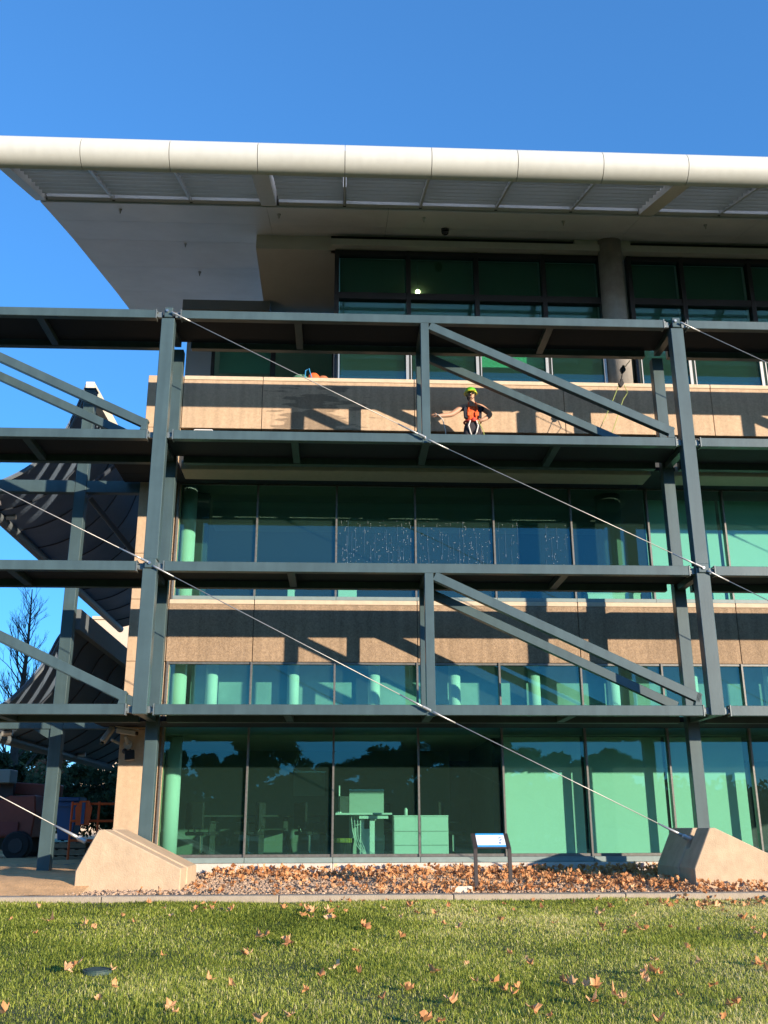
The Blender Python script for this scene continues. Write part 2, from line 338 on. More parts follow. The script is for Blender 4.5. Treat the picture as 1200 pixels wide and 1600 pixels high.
# spandrel panels: joints every second module, offset by one
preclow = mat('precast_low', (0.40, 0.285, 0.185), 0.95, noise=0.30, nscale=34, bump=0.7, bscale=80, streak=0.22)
def spandrels(z0, z1):
    ks = [(-0.0, 1)] + [(k, k+2) for k in range(1, 13, 2)]
    for k0, k1 in ks:
        a, b_ = GX(k0)+0.006 if k0 else -3.27, GX(k1)-0.006
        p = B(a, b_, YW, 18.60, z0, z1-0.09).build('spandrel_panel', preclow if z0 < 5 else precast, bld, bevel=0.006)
        B(a, b_, YW-0.012, 18.62, z1-0.088, z1).build('coping', cap, p, bevel=0.008)
    B(-3.28, XR, YW+0.03, 18.58, z0+0.01, z1-0.10).build('spandrel_core', jointm, bld)
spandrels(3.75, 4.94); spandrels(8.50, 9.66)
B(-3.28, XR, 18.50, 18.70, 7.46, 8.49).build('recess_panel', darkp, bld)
B(-3.26, XR, 18.38, 18.52, 7.33, 7.45).build('window_head', framed, bld)
# slabs, ceilings, floors
B(-3.75, XR, 18.66, 30, -0.25, 0.19).build('floor_slab', infloor, bld)
B(-3.75, XR, 18.62, 30, 3.86, 4.26).build('floor_slab', inceil, bld); B(-3.75, XR, 18.58, 26, 2.42, 2.68).build('mezzanine', mat('mezz', (0.35, 0.37, 0.35), 0.8), bld); B(-3.75, XR, 18.60, 25.9, 2.683, 2.70).build('mezzanine_bounce_floor', mat('pale_bounce_floor', (0.75, 0.75, 0.72), 0.5), bld); B(-2.9, XR, 19.25, 19.3, 2.71, 3.85).build('partition', mat('strip_fill_wall', (0.40, 0.46, 0.46), 0.8, noise=0.25, nscale=0.9), bld)  # pale floor and teal wall added to brighten the upper window strip
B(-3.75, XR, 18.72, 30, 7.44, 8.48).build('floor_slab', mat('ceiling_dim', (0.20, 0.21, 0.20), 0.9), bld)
B(-3.75, XR, 18.62, 21.3, 8.485, 8.62).build('floor_slab', infloor, bld)
B(-0.10, XR, 19.0, 30, 12.98, 13.10).build('ceiling', inceil, bld)
B(-3.7, XR, 26.0, 26.2, 0.2, 3.85).build('partition', indark, bld); B(-3.7, XR, 25.0, 25.2, 4.27, 7.43).build('partition', indark, bld); B(-0.1, XR, 25.0, 25.2, 8.63, 12.97).build('partition', indark, bld)
B(-3.7, XR, 18.75, 26, 0.191, 0.196).build('carpet', infloor, bld)
# ---- windows : one part per module, its pane a sub-part
def window(x0, x1, z0, z1, y=18.47, fr=mull, fw=0.028, transom=None, rail=0.05, pane_y=None):
    f = MB()
    f.box(x0-fw, x0+fw*0.35, y-0.07, y+0.07, z0, z1)
    f.box(x0+fw*0.35, x1-fw, y-0.045, y+0.05, z0, z0+rail); f.box(x0+fw*0.35, x1-fw, y-0.045, y+0.05, z1-0.045, z1)
    if transom: f.box(x0+fw*0.35, x1-fw, y-0.06, y+0.05, transom-0.07, transom+0.07)
    o = f.build('window', fr, bld, bevel=0.003)
    B(x0+fw*0.35, x1-fw, y-0.006, y+0.006, z0+rail, z1-0.045).build('pane', glass, o)
    return o
panes1 = {}
for k in range(0, 12):
    window(GX(k), GX(k+1), 0.27, 3.75)
    panes1[k] = window(GX(k), GX(k+1), 4.94, 7.335)
sl = MB()
for k in range(0, 12): sl.box(GX(k)+0.004, GX(k+1)-0.004, 18.36, 18.60, 0.178, 0.268)
sl.build('sill_rail', sillm, bld, bevel=0.004)
sl = MB()
for k in range(0, 12): sl.box(GX(k)+0.004, GX(k+1)-0.004, 18.395, 18.53, 4.942, 5.015)
sl.build('sill_rail', sillm, bld, bevel=0.003)
# dark gasket line behind each mullion face
# level 2 : black framed windows, transom, round column between
L2 = [-0.16, 1.42, 2.93, 4.43, 5.72]; L2b = [6.38, 7.56, 9.11, 10.66, 12.2, 13.8, 15.3, 16.9]
for xs in (L2, L2b):
    for a, b_ in zip(xs[:-1], xs[1:]):
        f = MB(); y = 18.85
        f.box(a-0.05, a+0.05, y-0.10, y+0.08, 9.6, 12.98); f.box(a+0.05, b_-0.05, y-0.09, y+0.06, 12.86, 12.98); f.box(a+0.05, b_-0.05, y-0.09, y+0.06, 11.76, 11.92)
        f.box(a+0.05, b_-0.05, y-0.09, y+0.06, 9.6, 9.68)
        if b_ == xs[-1]: f.box(b_-0.05, b_+0.05, y-0.10, y+0.08, 9.6, 12.98)
        o = f.build('window', framed, bld, bevel=0.004)
        B(a+0.05, b_-0.05, y-0.006, y+0.006, 11.92, 12.86).build('pane', glass, o); B(a+0.05, b_-0.05, y-0.006, y+0.006, 9.68, 11.76).build('pane', glass, o)
# light sliding window frames set in front of the lower lights
for a, b_ in ((-0.10, 1.40), (1.44, 2.9), (2.94, 4.40), (4.46, 5.66), (6.42, 7.52), (7.58, 9.08), (9.14, 10.6)):
    f = MB(); f.box(a, a+0.02, 18.66, 18.70, 9.66, 10.78); f.box(b_-0.06, b_, 18.66, 18.74, 9.66, 10.78); f.box(a+0.02, b_-0.06, 18.66, 18.70, 10.75, 10.78)
    o = f.build('sliding_window', mat('frame_silver', (0.42, 0.43, 0.42), 0.4, 0.5), bld)
    B(a+0.045, b_-0.045, 18.695, 18.702, 9.66, 10.74).build('pane', glass, o)
B(-0.3, 18, 18.60, 18.95, 13.0, 13.16).build('lintel', beamm, bld)
B(-0.3, 5.15, 18.78, 18.95, 13.16, 13.5).build('shadow_gap', framed, bld); B(5.15, 6.42, 18.66, 18.95, 13.16, 13.5).build('lintel', beamm, bld); B(6.42, 18, 18.78, 18.95, 13.16, 13.5).build('shadow_gap', framed, bld)
# round columns
def rcol(x, y, r, z0, z1, m, name='column'):
    return MB().tube([(x, y, z0), (x, y, z1)], r, 28).build(name, m, bld, smooth=False)
c = rcol(5.94, 18.70, 0.265, 9.665, 13.32, colm); c.data.polygons.foreach_set('use_smooth', [len(p.vertices) == 4 for p in c.data.polygons])
for (x, y) in ((-3.10, 19.0), (5.62, 19.3)):
    for z0, z1 in ((0.2, 2.41), (2.69, 3.85), (4.27, 7.43)):
        c = rcol(x, y, 0.155 if x < 0 else 0.27, z0, z1, whitec if x < 0 else mat('col_shaded', (0.16, 0.17, 0.15), 0.8), 'interior_column'); c.data.polygons.foreach_set('use_smooth', [len(p.vertices) == 4 for p in c.data.polygons])  # right column's darker grey is its shade put into the colour
# recessed balcony at the upper left
B(-1.96, -0.18, 18.82, 21.6, 13.0, 13.42).build('balcony_soffit', mat('soffit_warm', (0.62, 0.58, 0.52), 0.7, noise=0.05, nscale=2), bld)
B(-0.20, -0.12, 18.95, 21.4, 8.6, 12.99).build('balcony_cheek', darkp, bld)
B(-3.76, -3.16, 21.2, 21.4, 8.6, 12.72).build('back_wall', mat('panel_grey', (0.30, 0.29, 0.27), 0.7), bld)
B(-3.16, -0.2, 21.3, 21.5, 8.6, 9.6).build('back_wall', darkp, bld)
B(-3.90, -1.80, 21.05, 24, 12.72, 12.98).build('back_roof', mat('panel_grey2', (0.22, 0.21, 0.20), 0.7), bld)
for a, b_ in ((-3.16, -1.70), (-1.70, -0.22)):
    f = MB(); f.box(a, a+0.07, 21.25, 21.35, 9.6, 12.7).box(b_-0.05, b_, 21.25, 21.35, 9.6, 12.7).box(a+0.07, b_-0.05, 21.25, 21.35, 12.6, 12.7).box(a+0.07, b_-0.05, 21.25, 21.35, 9.6, 9.68)
    o = f.build('window', framed, bld); B(a+0.07, b_-0.05, 21.29, 21.30, 9.68, 12.6).build('pane', glass, o)
for a, b_, z in ((-3.0, -1.78, 11.25), (-1.6, -0.3, 12.0)): B(a, b_, 21.5, 21.53, z, 12.6).build('blind', mat('blind_dim', (0.45, 0.50, 0.42), 0.9), bld)
B(-3.75, -0.2, 25.0, 25.2, 8.6, 12.7).build('partition', indark, bld); B(-3.78, -0.2, 21.5, 25, 12.6, 12.71).build('ceiling', inceil, bld)
# narrow maintenance ledge between frame and wall
for a, b_ in ((-3.03, 5.95), (6.42, 15.3)):
    f = MB(); f.prism([(a, 7.20), (b_, 7.20), (b_, 7.39), (a, 7.39)], 17.33, 17.88, 'y'); o = f.build('ledge', slabm, bld, bevel=0.01)
    MB().box(a-0.46 if a > 0 else -4.3, b_-0.05, 17.89, 18.37, 7.30, 7.37).build('ledge_grate', deckm, o)

B(-4.3, -3.1, 17.33, 17.88, 7.30, 7.37).build('ledge_grate', deckm, bld); B(5.952, 6.418, 17.33, 17.888, 7.30, 7.37).build('ledge_grate', deckm, bld)  # grate across the column gap is added to keep a sun patch out
B(-4.3, 15.3, 17.30, 18.35, 2.53, 2.62).build('ledge_grate', deckm, bld)
# ------------------------------------------------------------------ wing roof
prof = [(14.72, 11.93), (15.43, 12.28), (17.06, 12.83), (19.07, 13.43), (21.28, 14.01), (23.61, 14.62), (25.8, 15.15)]
def soff(y):
    for (a, b_), (c_, d_) in zip(prof[:-1], prof[1:]):
        if a <= y <= c_: return b_+(d_-b_)*(y-a)/(c_-a)
    return prof[-1][1]
XL, XRR = -6.16, 18.9
roof = thing('wing_roof', (1.5, 14.6, 12.0), 'cream curved-edge wing roof with louvred eave oversailing the top storey', 'roof')
# (wet splash marks on one panel of the top spandrel)
wet = precast.copy(); wet.name = 'precast_wet'; wn = wet.node_tree.nodes; wl = wet.node_tree.links; wb = wn['Principled BSDF']
src_ = wb.inputs['Base Color'].links[0].from_socket; wg = wn.new('ShaderNodeNewGeometry')
wm = wn.new('ShaderNodeMapping'); wm.inputs['Rotation'].default_value = (0, 0.42, 0); wm.inputs['Scale'].default_value = (1.1, 1, 6.5); wl.new(wg.outputs['Position'], wm.inputs['Vector'])
wt = wn.new('ShaderNodeTexNoise'); wt.inputs['Scale'].default_value = 1.5; wt.inputs['Detail'].default_value = 5; wl.new(wm.outputs[0], wt.inputs['Vector'])
sx = wn.new('ShaderNodeVectorMath'); sx.operation = 'DISTANCE'; sx.inputs[1].default_value = (-0.55, 18.4, 8.75); wl.new(wg.outputs['Position'], sx.inputs[0])
ma = wn.new('ShaderNodeMath'); ma.operation = 'MULTIPLY_ADD'; ma.inputs[1].default_value = -0.30; ma.inputs[2].default_value = 0.22; wl.new(sx.outputs['Value'], ma.inputs[0])
mb = wn.new('ShaderNodeMath'); mb.operation = 'ADD'; wl.new(ma.outputs[0], mb.inputs[0]); wl.new(wt.outputs['Fac'], mb.inputs[1])
wr = wn.new('ShaderNodeValToRGB'); wr.color_ramp.elements[0].position = 0.50; wr.color_ramp.elements[0].color = (1, 1, 1, 1); wr.color_ramp.elements[1].position = 0.54; wr.color_ramp.elements[1].color = (0.55, 0.56, 0.57, 1)
wl.new(mb.outputs[0], wr.inputs[0]); wx = wn.new('ShaderNodeMix'); wx.data_type = 'RGBA'; wx.blend_type = 'MULTIPLY'; wx.inputs[0].default_value = 1; wl.new(src_, wx.inputs[6]); wl.new(wr.outputs[0], wx.inputs[7]); wl.new(wx.outputs[2], wb.inputs['Base Color'])
for o in bld.children:
    if o.name.startswith('spandrel_panel') and abs(o.location.z) < 1:
        zz = [v_.co.z for v_ in o.data.vertices]; xx = [v_.co.x for v_ in o.data.vertices]
        if min(zz) > 8 and min(xx)+1.5 < 0 and max(xx)+1.5 > 0: o.data.materials[0] = wet
# flat soffit panels with open joints
fx = [XL, -1.60, 0.90, 6.15, 8.7, 13.9, XRR]; fy = [17.06, 18.15, 19.4, 21.3, 23.4, 25.8]
for i in range(len(fx)-1):
    for j in range(len(fy)-1):
        y0, y1 = fy[j]+0.004, fy[j+1]-0.004; b = MB()
        b.prism([(y0, soff(y0)), (y1, soff(y1)), (y1, soff(y1)+0.05), (y0, soff(y0)+0.05)], fx[i]+0.004, fx[i+1]-0.004, 'x'); b.build('soffit_panel', soffm, roof)
b = MB(); pr = [(y, soff(y)+0.052) for y in np.linspace(17.02, 25.8, 14)]; b.prism(pr + [(25.8, 15.6), (17.02, 13.35)], XL+0.01, XRR, 'x'); b.build('soffit_core', jointm, roof)
# top skin with thickness
topp = [(17.05, 13.38), (21, 14.5), (25.9, 15.72)]
b = MB(); b.prism(topp + [(y, z+0.12) for y, z in reversed(topp)], XL, XRR, 'x'); b.build('roof_skin', fasciam, roof)
# fascia nose panels
def nose(t):   # angle from bottom through front to top
    a = -math.pi/2 - t*math.pi
    return (14.84+0.30*math.cos(a)*1.0, 12.24+0.306*math.sin(a))
jx = [-4.68+1.5575*k for k in range(-1, 16)]; jx[0] = -6.22
for a, b_ in zip(jx[:-1], jx[1:]):
    pts = [nose(t) for t in np.linspace(0, 1, 18)]; inner = [(y+0.04 if i < 17 else y, 12.215+(z-12.215)*0.86) for i, (y, z) in enumerate(pts)]
    b = MB(); b.prism(pts + [(14.9, 12.50), (14.9, 11.98)], a+0.006, b_-0.006, 'x', True); o = b.build('fascia_panel', fasciam, roof, smooth=False)
    o.data.polygons.foreach_set('use_smooth', [True]*len(o.data.polygons)); o.data.set_sharp_from_angle(angle=R(32))
b = MB(); b.prism([(14.68, 12.06), (14.9, 12.06), (14.9, 12.38), (14.68, 12.38)], XL, XRR, 'x'); b.build('fascia_core', jointm, roof)
# louvre bays
diffm = mat('added_diffuser', (0.80, 0.82, 0.84), 0.7, transl=0.85)
wide = (0, 3, 8, 13)
for i, x in enumerate(jx):
    if i in wide:
        wv = 0.22; a = x if i else x+0.02
        b = MB(); b.prism([(14.9, 12.02), (17.02, 12.83), (17.02, 13.3), (14.9, 12.42)], a-(0.0 if i == 0 else wv/2)-0.03, a+wv/2+0.06, 'x'); b.build('wing_beam', beamm, roof)
    else:
        b = MB(); b.prism([(14.92, 12.10), (17.02, 12.88), (17.02, 13.3), (14.92, 12.42)], x-0.022, x+0.022, 'x'); b.build('bay_divider', louvm, roof)
for a, b_, i in zip(jx[:-1], jx[1:], range(16)):
    xa = a+(0.22 if i in wide else 0.03); xb = b_-(0.17 if i+1 in wide else 0.03)
    lb = MB()
    for k in range(9):
        y = 14.93+k*0.208; z = soff(y)+0.13
        lb.prism([(y-0.02, z+0.07), (y+0.075, z-0.045), (y+0.10, z-0.035), (y+0.005, z+0.09)], xa, xb, 'x')
    lo = lb.build('louvre_bay', louvm, roof)
    B(xa, xb, 16.92, 17.03, 12.86, 13.30).build('louvre_trim', louvm, lo)

MB().prism([(14.9, 12.46), (17.05, 13.345), (17.05, 13.355), (14.9, 12.47)], XL+0.02, XRR, 'x').build('added_diffuser_sheet', diffm, roof)  # unseen translucent sheet added to brighten the louvres and hide the sky
# small fittings under the roof
def px(x, y, Yp=None):   # world point on the roof soffit under a photo pixel
    d = r_*((x-600)/1520)+u_*((800-y)/1520)+f_
    lo, hi = 14.8, 25.5
    for _ in range(40):
        mid = (lo+hi)/2; z = EYE+d.z/d.y*mid
        if z > soff(mid): lo, hi = lo, mid
        else: lo, hi = mid, hi
    return Vector((d.x/d.y*lo, lo, soff(lo)))
def at(x, y, Y):
    d = r_*((x-600)/1520)+u_*((800-y)/1520)+f_; s = Y/d.y
    return Vector((d.x*s, Y, EYE+d.z*s))
for i, (x, y, z) in enumerate([(-4.63, 17.4, 12.92), (-3.65, 19.55, 13.56), (-3.63, 21.6, 14.07), (-1.37, 17.45, 12.93), (1.66, 17.45, 12.93), (4.61, 17.45, 12.93), (7.66, 17.45, 12.93)]):
    b = MB().tube([(x, y, z+0.04), (x, y, z-0.02)], 0.035, 10).tube([(x, y, z-0.02), (x, y, z-0.09)], 0.014, 8)
    o = b.build('sprinkler_head', galv, roof)
dc = thing('dome_camera', (2.18, 18.12, 13.12), 'small black dome camera hanging under the wing roof soffit', 'camera')
MB().tube([(2.18, 18.12, 13.17), (2.18, 18.12, 13.07)], 0.085, 18).build('mount', blackp, dc); MB().sph((2.18, 18.12, 13.06), 0.08, 14, (1, 1, 0.9)).build('dome', mat('dome', (0.01, 0.01, 0.012), 0.1), dc, smooth=True)

# ------------------------------------------------------------------ steel frame
frame = thing('exposed_truss', (1.5, 16.5, 0), 'blue-grey exposed steel frame of decks, posts and diagonals standing in front of the glass', 'steel frame')
CW, CD = 0.235, 0.20
def bolts(b, x, y, zc, dz=0.05, n=2, sx=1):
    for s in (-1, 1):
        for t in ((-1, 1) if n == 4 else (0,)): b.tube([(x, y+t*0.05, zc+s*dz), (x+sx*0.025, y+t*0.05, zc+s*dz)], 0.016, 6)
for yc, xs in ((YF, COLX), (YR, COLX)):
    for cx in xs:
        if yc == YF:
            for z0, z1 in ((5.06, 9.60), (2.50, 5.00)):
                o = B(cx-CW/2, cx+CW/2, yc-CD/2, yc+CD/2, z0, z1).build('column', steel, frame, bevel=0.008)
            B(cx-CW/2+0.02, cx+CW/2-0.02, yc-0.07, yc+0.07, 4.98, 5.08).build('splice_plate', plate, frame, bevel=0.004)
            b = B(cx-0.075, cx+0.075, yc-0.10, yc-0.06, 9.62, 9.82).build('pin_plate', steel, frame, bevel=0.01)
            MB().tube([(cx-0.02, yc-0.13, 9.74), (cx-0.02, yc-0.095, 9.74)], 0.025, 12).build('pin', boltm, b)
            B(cx-0.05, cx+0.05, yc-0.06, yc+0.09, 9.58, 9.78).build('head_plate', darkp, frame)
            b = B(cx-0.085, cx+0.10, yc-0.135, yc-0.095, 4.90, 5.06).build('pin_plate', steel, frame, bevel=0.01)
            MB().tube([(cx, yc-0.16, 4.98), (cx, yc-0.13, 4.98)], 0.025, 12).build('pin', boltm, b)
        else:
            w2 = 0.215
            B(cx-w2/2, cx+w2/2, yc-0.09, yc+0.09, 0.42, 9.58).build('column', steel, frame, bevel=0.008)
            B(cx-w2/2-0.004, cx+w2/2+0.004, yc-0.094, yc+0.094, -0.3, 0.40).build('column_foot', mat('steel_dark', (0.06, 0.075, 0.08), 0.5), frame, bevel=0.006)
        # bracket between front and rear at each level
        if yc == YF:
            for L, z in LEV.items(): B(cx-0.06, cx+0.06, YF+0.101, YR-0.095, z-0.16, z-0.047).build('cross_beam', steel, frame)
for L, z in LEV.items():
    for cx0, cx1, mx in zip(COLX[:-1], COLX[1:], MIDX):
        for yc in (YF, YR):
            a, b_ = cx0+CW/2+0.115, cx1-CW/2-0.115
            top = z if yc == YF else z+0.03; th = BH if yc == YF else BH+0.03
            o = B(a, b_, yc-0.075, yc+0.055, top-th, top).build('beam', steel, frame, bevel=0.006)
            if yc == YF:
                for xx, s in ((a, -1), (b_, 1)):
                    e = MB(); e.box(xx, xx+s*0.018, yc-0.085, yc+0.075, z-th-0.008, z+0.008)
                    e.box(xx+s*0.018, xx+s*0.113, yc-0.035, yc+0.03, z-th+0.03, z-0.03); e.build('end_plate', plate, o)
                    e = MB(); bolts(e, xx+s*0.018, yc-0.055, z-th/2, 0.045, 2, s); e.build('bolt', boltm, o)
        # deck plate between the beams, cross members at the quarter points
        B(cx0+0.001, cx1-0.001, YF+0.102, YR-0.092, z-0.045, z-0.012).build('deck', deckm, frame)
        for q in (0.25, 0.75):
            x = cx0+(cx1-cx0)*q; B(x-0.065, x+0.065, YF+0.056, YR-0.078, z-BH+0.01, z-0.047).build('cross_member', steel, frame, bevel=0.004)
        B(mx-0.065, mx+0.065, YF+0.056, YR-0.076, z-BH+0.008, z-0.047).build('cross_member', steel, frame)
        # deck grating ribs under the plate
for cx1, mx in zip(COLX[1:], MIDX):
    for hi, lo in (('A', 'B'), ('C', 'D')):
        zt, zb = LEV[hi], LEV[lo]
        for yc in (YF, YR):
            w2 = 0.15 if yc == YF else 0.13
            ex = 0.082 if yc == YF else 0.076
            z0 = zb-BH-0.012 if yc == YF else zb+0.031
            B(mx-w2/2, mx+w2/2, yc-ex, yc+0.062, z0, zt-BH-0.002).build('post', steel, frame, bevel=0.006)
            if yc == YF:
                e = MB().tube([(mx-0.02, yc-0.10, zb-0.09), (mx-0.02, yc-0.08, zb-0.09)], 0.022, 12); e.build('pin', boltm, frame)
            p = Vector((mx+w2/2+0.02, yc-0.01, zt-BH-0.045)); q = Vector((cx1-CW/2-0.13, yc-0.01, zb+0.115 if yc == YF else zb+0.13))
            MB().bar(p, q, 0.12, 0.155, (0, 0, 1)).build('diagonal_brace', steel, frame, bevel=0.006)
            if yc == YF: MB().prism([(cx1-0.36, zb+0.001), (cx1-0.236, zb+0.001), (cx1-0.236, zb+0.21), (cx1-0.30, zb+0.21)], yc-0.07, yc+0.05, 'y').build('gusset', steel, frame, bevel=0.004)
# side frame on the left
sf = thing('side_truss', (-5.18, 18.55, 0), 'blue-grey side post and cross beams carrying the curved sunshades at left', 'steel frame')
B(-5.29, -5.07, 18.46, 18.66, -0.25, 9.34).build('post', steel, sf, bevel=0.008)
B(-5.30, -5.06, 18.44, 18.68, 9.342, 9.37).build('post_cap', steel, sf)
for z, h in ((7.36, 0.25), (2.67, 0.16)):
    B(-14.0, -5.292, 18.47, 18.63, z-h, z).build('beam', steel, sf, bevel=0.006); B(-5.068, -4.004, 18.47, 18.63, z-h, z).build('beam', steel, sf, bevel=0.006)
MB().prism([(-5.62, 2.51), (-5.292, 2.51), (-5.292, 2.32)], 18.50, 18.60, 'y').build('gusset', steel, sf)
MB().tube([(-5.05, 18.75, 7.08), (-4.25, 19.6, 6.15)], 0.055, 10).build('strut', ribm, sf); MB().tube([(-5.05, 18.75, 7.38), (-4.35, 20.4, 9.0)], 0.045, 10).build('strut', ribm, sf)
B(-14.1, -13.88, 18.46, 18.66, -0.25, 9.34).build('post', steel, sf, bevel=0.008)

# curved sunshades running back along the left side
def catm(pts, n):
    out = []
    P = [2*np.array(pts[0])-np.array(pts[1])] + [np.array(p) for p in pts] + [2*np.array(pts[-1])-np.array(pts[-2])]
    for i in range(1, len(P)-2):
        for k in range(n):
            t = k/n; out.append(0.5*((2*P[i])+(-P[i-1]+P[i+1])*t+(2*P[i-1]-5*P[i]+4*P[i+1]-P[i+2])*t*t+(-P[i-1]+3*P[i]-3*P[i+1]+P[i+2])*t**3))
    out.append(P[-2]); return [tuple(p) for p in out]
def shade(pts, y0, y1, label, topbox):
    t = thing('curved_sunshade', (pts[0][0], y0, 0), label, 'sunshade', 'curved sunshades on the left side')
    P = catm(pts, 6); b = MB()
    off = []
    for i, p in enumerate(P):
        q0 = P[max(i-1, 0)]; q1 = P[min(i+1, len(P)-1)]; d = np.array([q1[0]-q0[0], q1[1]-q0[1]]); d /= np.linalg.norm(d); off.append((p[0]-d[1]*0.03*-1, p[1]+d[0]*0.03*-1))
    b.prism(P + off[::-1], y0, y1, 'y'); b.build('shade_skin', meshm, t)
    y = y0+0.02; k = 0
    while y < y1:
        MB().tube([(p[0]+0.05, y, p[1]-0.0) if p[0] > pts[-1][0]+0.05 else (p[0], y, p[1]) for p in P], 0.018 if k else 0.03, 6).build('rib', ribm if k else barm, t); y += 1.45; k += 1
    MB().tube([(pts[-1][0], y0-0.02, pts[-1][1]-0.06), (pts[-1][0], y1, pts[-1][1]-0.06)], 0.11, 12).build('edge_bar', barm, t)
    MB().box(*topbox[0], y0-0.01, y1, *topbox[1]).build('top_edge', topbox[2], t)
    for yy in (y0+0.9, y0+1.9, y0+8): MB().tube([(pts[-1][0]+0.10, yy, pts[-1][1]), (pts[-1][0]+0.30, yy+0.02, pts[-1][1]+0.02)], 0.06, 8).build('lug', galv, t)
    return t
shade([(-5.35, 9.62), (-5.69, 8.57), (-6.23, 7.86), (-6.85, 7.45), (-7.45, 7.27)], 18.8, 33.0, 'upper dark curved sunshade rising to a cream tip beside the pier', ((-5.37, -5.20), (9.40, 9.67), creamm))
shade([(-5.10, 4.62), (-5.38, 4.30), (-5.57, 3.88), (-5.85, 3.46), (-6.20, 3.08), (-6.55, 2.84), (-7.0, 2.62)], 18.8, 31.0, 'lower dark curved sunshade flaring out above the dirt path', ((-5.16, -5.02), (4.42, 4.82), barm))
# thin conduits on the sunshade and far cream building
fb = thing('distant_building', (-9, 62, 0), 'beige concrete building far behind the gap between the two sunshades', 'building')
B(-15.2, -4, 60, 75, -0.2, 13.1).build('wall', farw, fb)
for z in (3.2, 6.4, 9.6):
    for x in (-14.4, -11.9, -9.4, -6.9): B(x, x+1.6, 59.95, 59.998, z-1.6, z).build('window', indark, fb)
B(-15.3, -3.9, 59.9, 75.1, 13.1, 13.3).build('roof', cap, fb)

# ------------------------------------------------------------------ stay cables and anchors
def cable(p, q, label, sock0=True, sock1=True, big=False):
    p = Vector(p); q = Vector(q); d = (q-p).normalized(); t = thing('stay_cable', q, label, 'cable', 'stay cables across the steel frame')
    MB().tube([p, q], 0.008, 8).build('rod', cablem, t, smooth=True)
    if sock0: MB().tube([p, p+d*0.10, p+d*0.16, p+d*0.4], [0.020, 0.019, 0.014, 0.012], 10).build('socket', galv, t, smooth=True)
    k = 1.0 if big else 0.55
    MB().tube([q-d*0.55, q-d*0.25, q-d*0.13], [0.012, 0.020*k+.004, 0.020*k+.004], 10).build('turnbuckle', galv, t, smooth=True)
    if sock1: MB().tube([q-d*0.15, q-d*0.13, q-d*0.01, q], [0.022*k, 0.040*k, 0.040*k, 0.03*k], 12).build('socket', galv, t)
    return t
YC = 15.86
for cx0, cx1, mx, nm in zip(COLX[:-1], COLX[1:], MIDX, ('left', 'middle', 'right')):
    pos = {'left': 'bay cut off at left', 'middle': 'central bay', 'right': 'bay cut off at right'}[nm]
    cable((cx0+0.06, YC, 9.70), (mx-0.02, YC, 7.31), 'uppermost stay cable, column head to second deck, %s' % pos)
    cable((mx+0.02, YC, 7.27), (cx1-0.02, YC, 4.99), 'stay cable crossing the middle-floor windows, %s' % pos)
    cable((cx0+0.06, YC, 4.93), (mx-0.02, YC, 2.56), 'stay cable crossing the lower spandrel, %s' % pos)
    if nm != 'right': cable((mx+0.02, YC, 2.54), (cx1-0.66, YC+0.04, 0.575), 'bottom stay cable ending at the concrete anchor block, %s' % pos, big=True)
def anchor(x, label, y0=15.30, y1=16.95):
    pr = [(x, -0.2), (x, 0.17), (x+0.285, 0.745), (x+0.37, 0.75), (x+1.53, 0.20), (x+1.53, -0.2)]
    t = thing('anchor_block', (x+0.7, 16.1, 0), label, 'anchor block', 'concrete anchor blocks')
    def part(a, b_):
        MB().prism(pr, a, b_, 'y').build('cheek', anchorm, t, bevel=0.012)
    part(y0, YC-0.10); part(YC+0.10, y1)
    pr2 = [(x+0.02, -0.2), (x+0.02, 0.17), (x+0.16, 0.44), (x+0.50, 0.52), (x+0.55, 0.64), (x+1.51, 0.185), (x+1.51, -0.2)]
    MB().prism(pr2, YC-0.105, YC+0.105, 'y').build('core', anchorm, t)
    return t
anchor(-3.82, 'sunlit wedge-shaped concrete anchor block at the foot of the pier')
anchor(5.32, 'wedge-shaped concrete anchor block with its left face in shade at right', 15.22, 17.0)

# ------------------------------------------------------------------ information sign
s = thing('information_sign', (2.26, 14.95, -0.1), 'low sloping blue and white information sign on two bronze posts', 'sign')
for x in (2.005, 2.505):
    b = MB(); b.bar((x, 14.93, -0.25), (x, 14.93, 0.46), 0.055, 0.035, (0, 1, 0)); b.build('post', bronze, s, bevel=0.004)
    b = MB(); b.bar((x, 14.925, 0.45), (x, 15.22, 0.665), 0.055, 0.04, (0, 0, 1)); b.build('arm', bronze, s, bevel=0.004)
n = Vector((0, -0.215, 0.295)).normalized(); e = Vector((0, 0.295, 0.215)).normalized()
def onp(x, t, h): return Vector((x, 14.945, 0.475)) + e*t + n*h
b = MB(); b.bar(onp(2.255, 0.0, 0), onp(2.255, 0.335, 0), 0.445, 0.02, n); pn = b.build('panel', bronze, s)
def strip(x0, x1, t0, t1, h, m, nm): MB().quadf([onp(x0, t0, h), onp(x1, t0, h), onp(x1, t1, h), onp(x0, t1, h)]).build(nm, m, pn)
strip(2.045, 2.465, 0.012, 0.325, 0.013, sgw, 'face'); strip(2.045, 2.465, 0.012, 0.05, 0.015, sgb, 'border'); strip(2.045, 2.465, 0.288, 0.325, 0.015, sgb, 'border')
b = MB()
for i in range(7):
    t = 0.09+0.026*i; b.quadf([onp(2.22, t, 0.016), onp(2.22+0.10+0.03*math.sin(i*2), t, 0.016), onp(2.22+0.10+0.03*math.sin(i*2), t+0.006, 0.016), onp(2.22, t+0.006, 0.016)])
b.build('text_lines', sgt, pn)
b = MB(); b.quadf([onp(2.385+0.02*math.cos(a), 0.10+0.016*math.sin(a), 0.016) for a in np.linspace(0, 5.6, 8)])
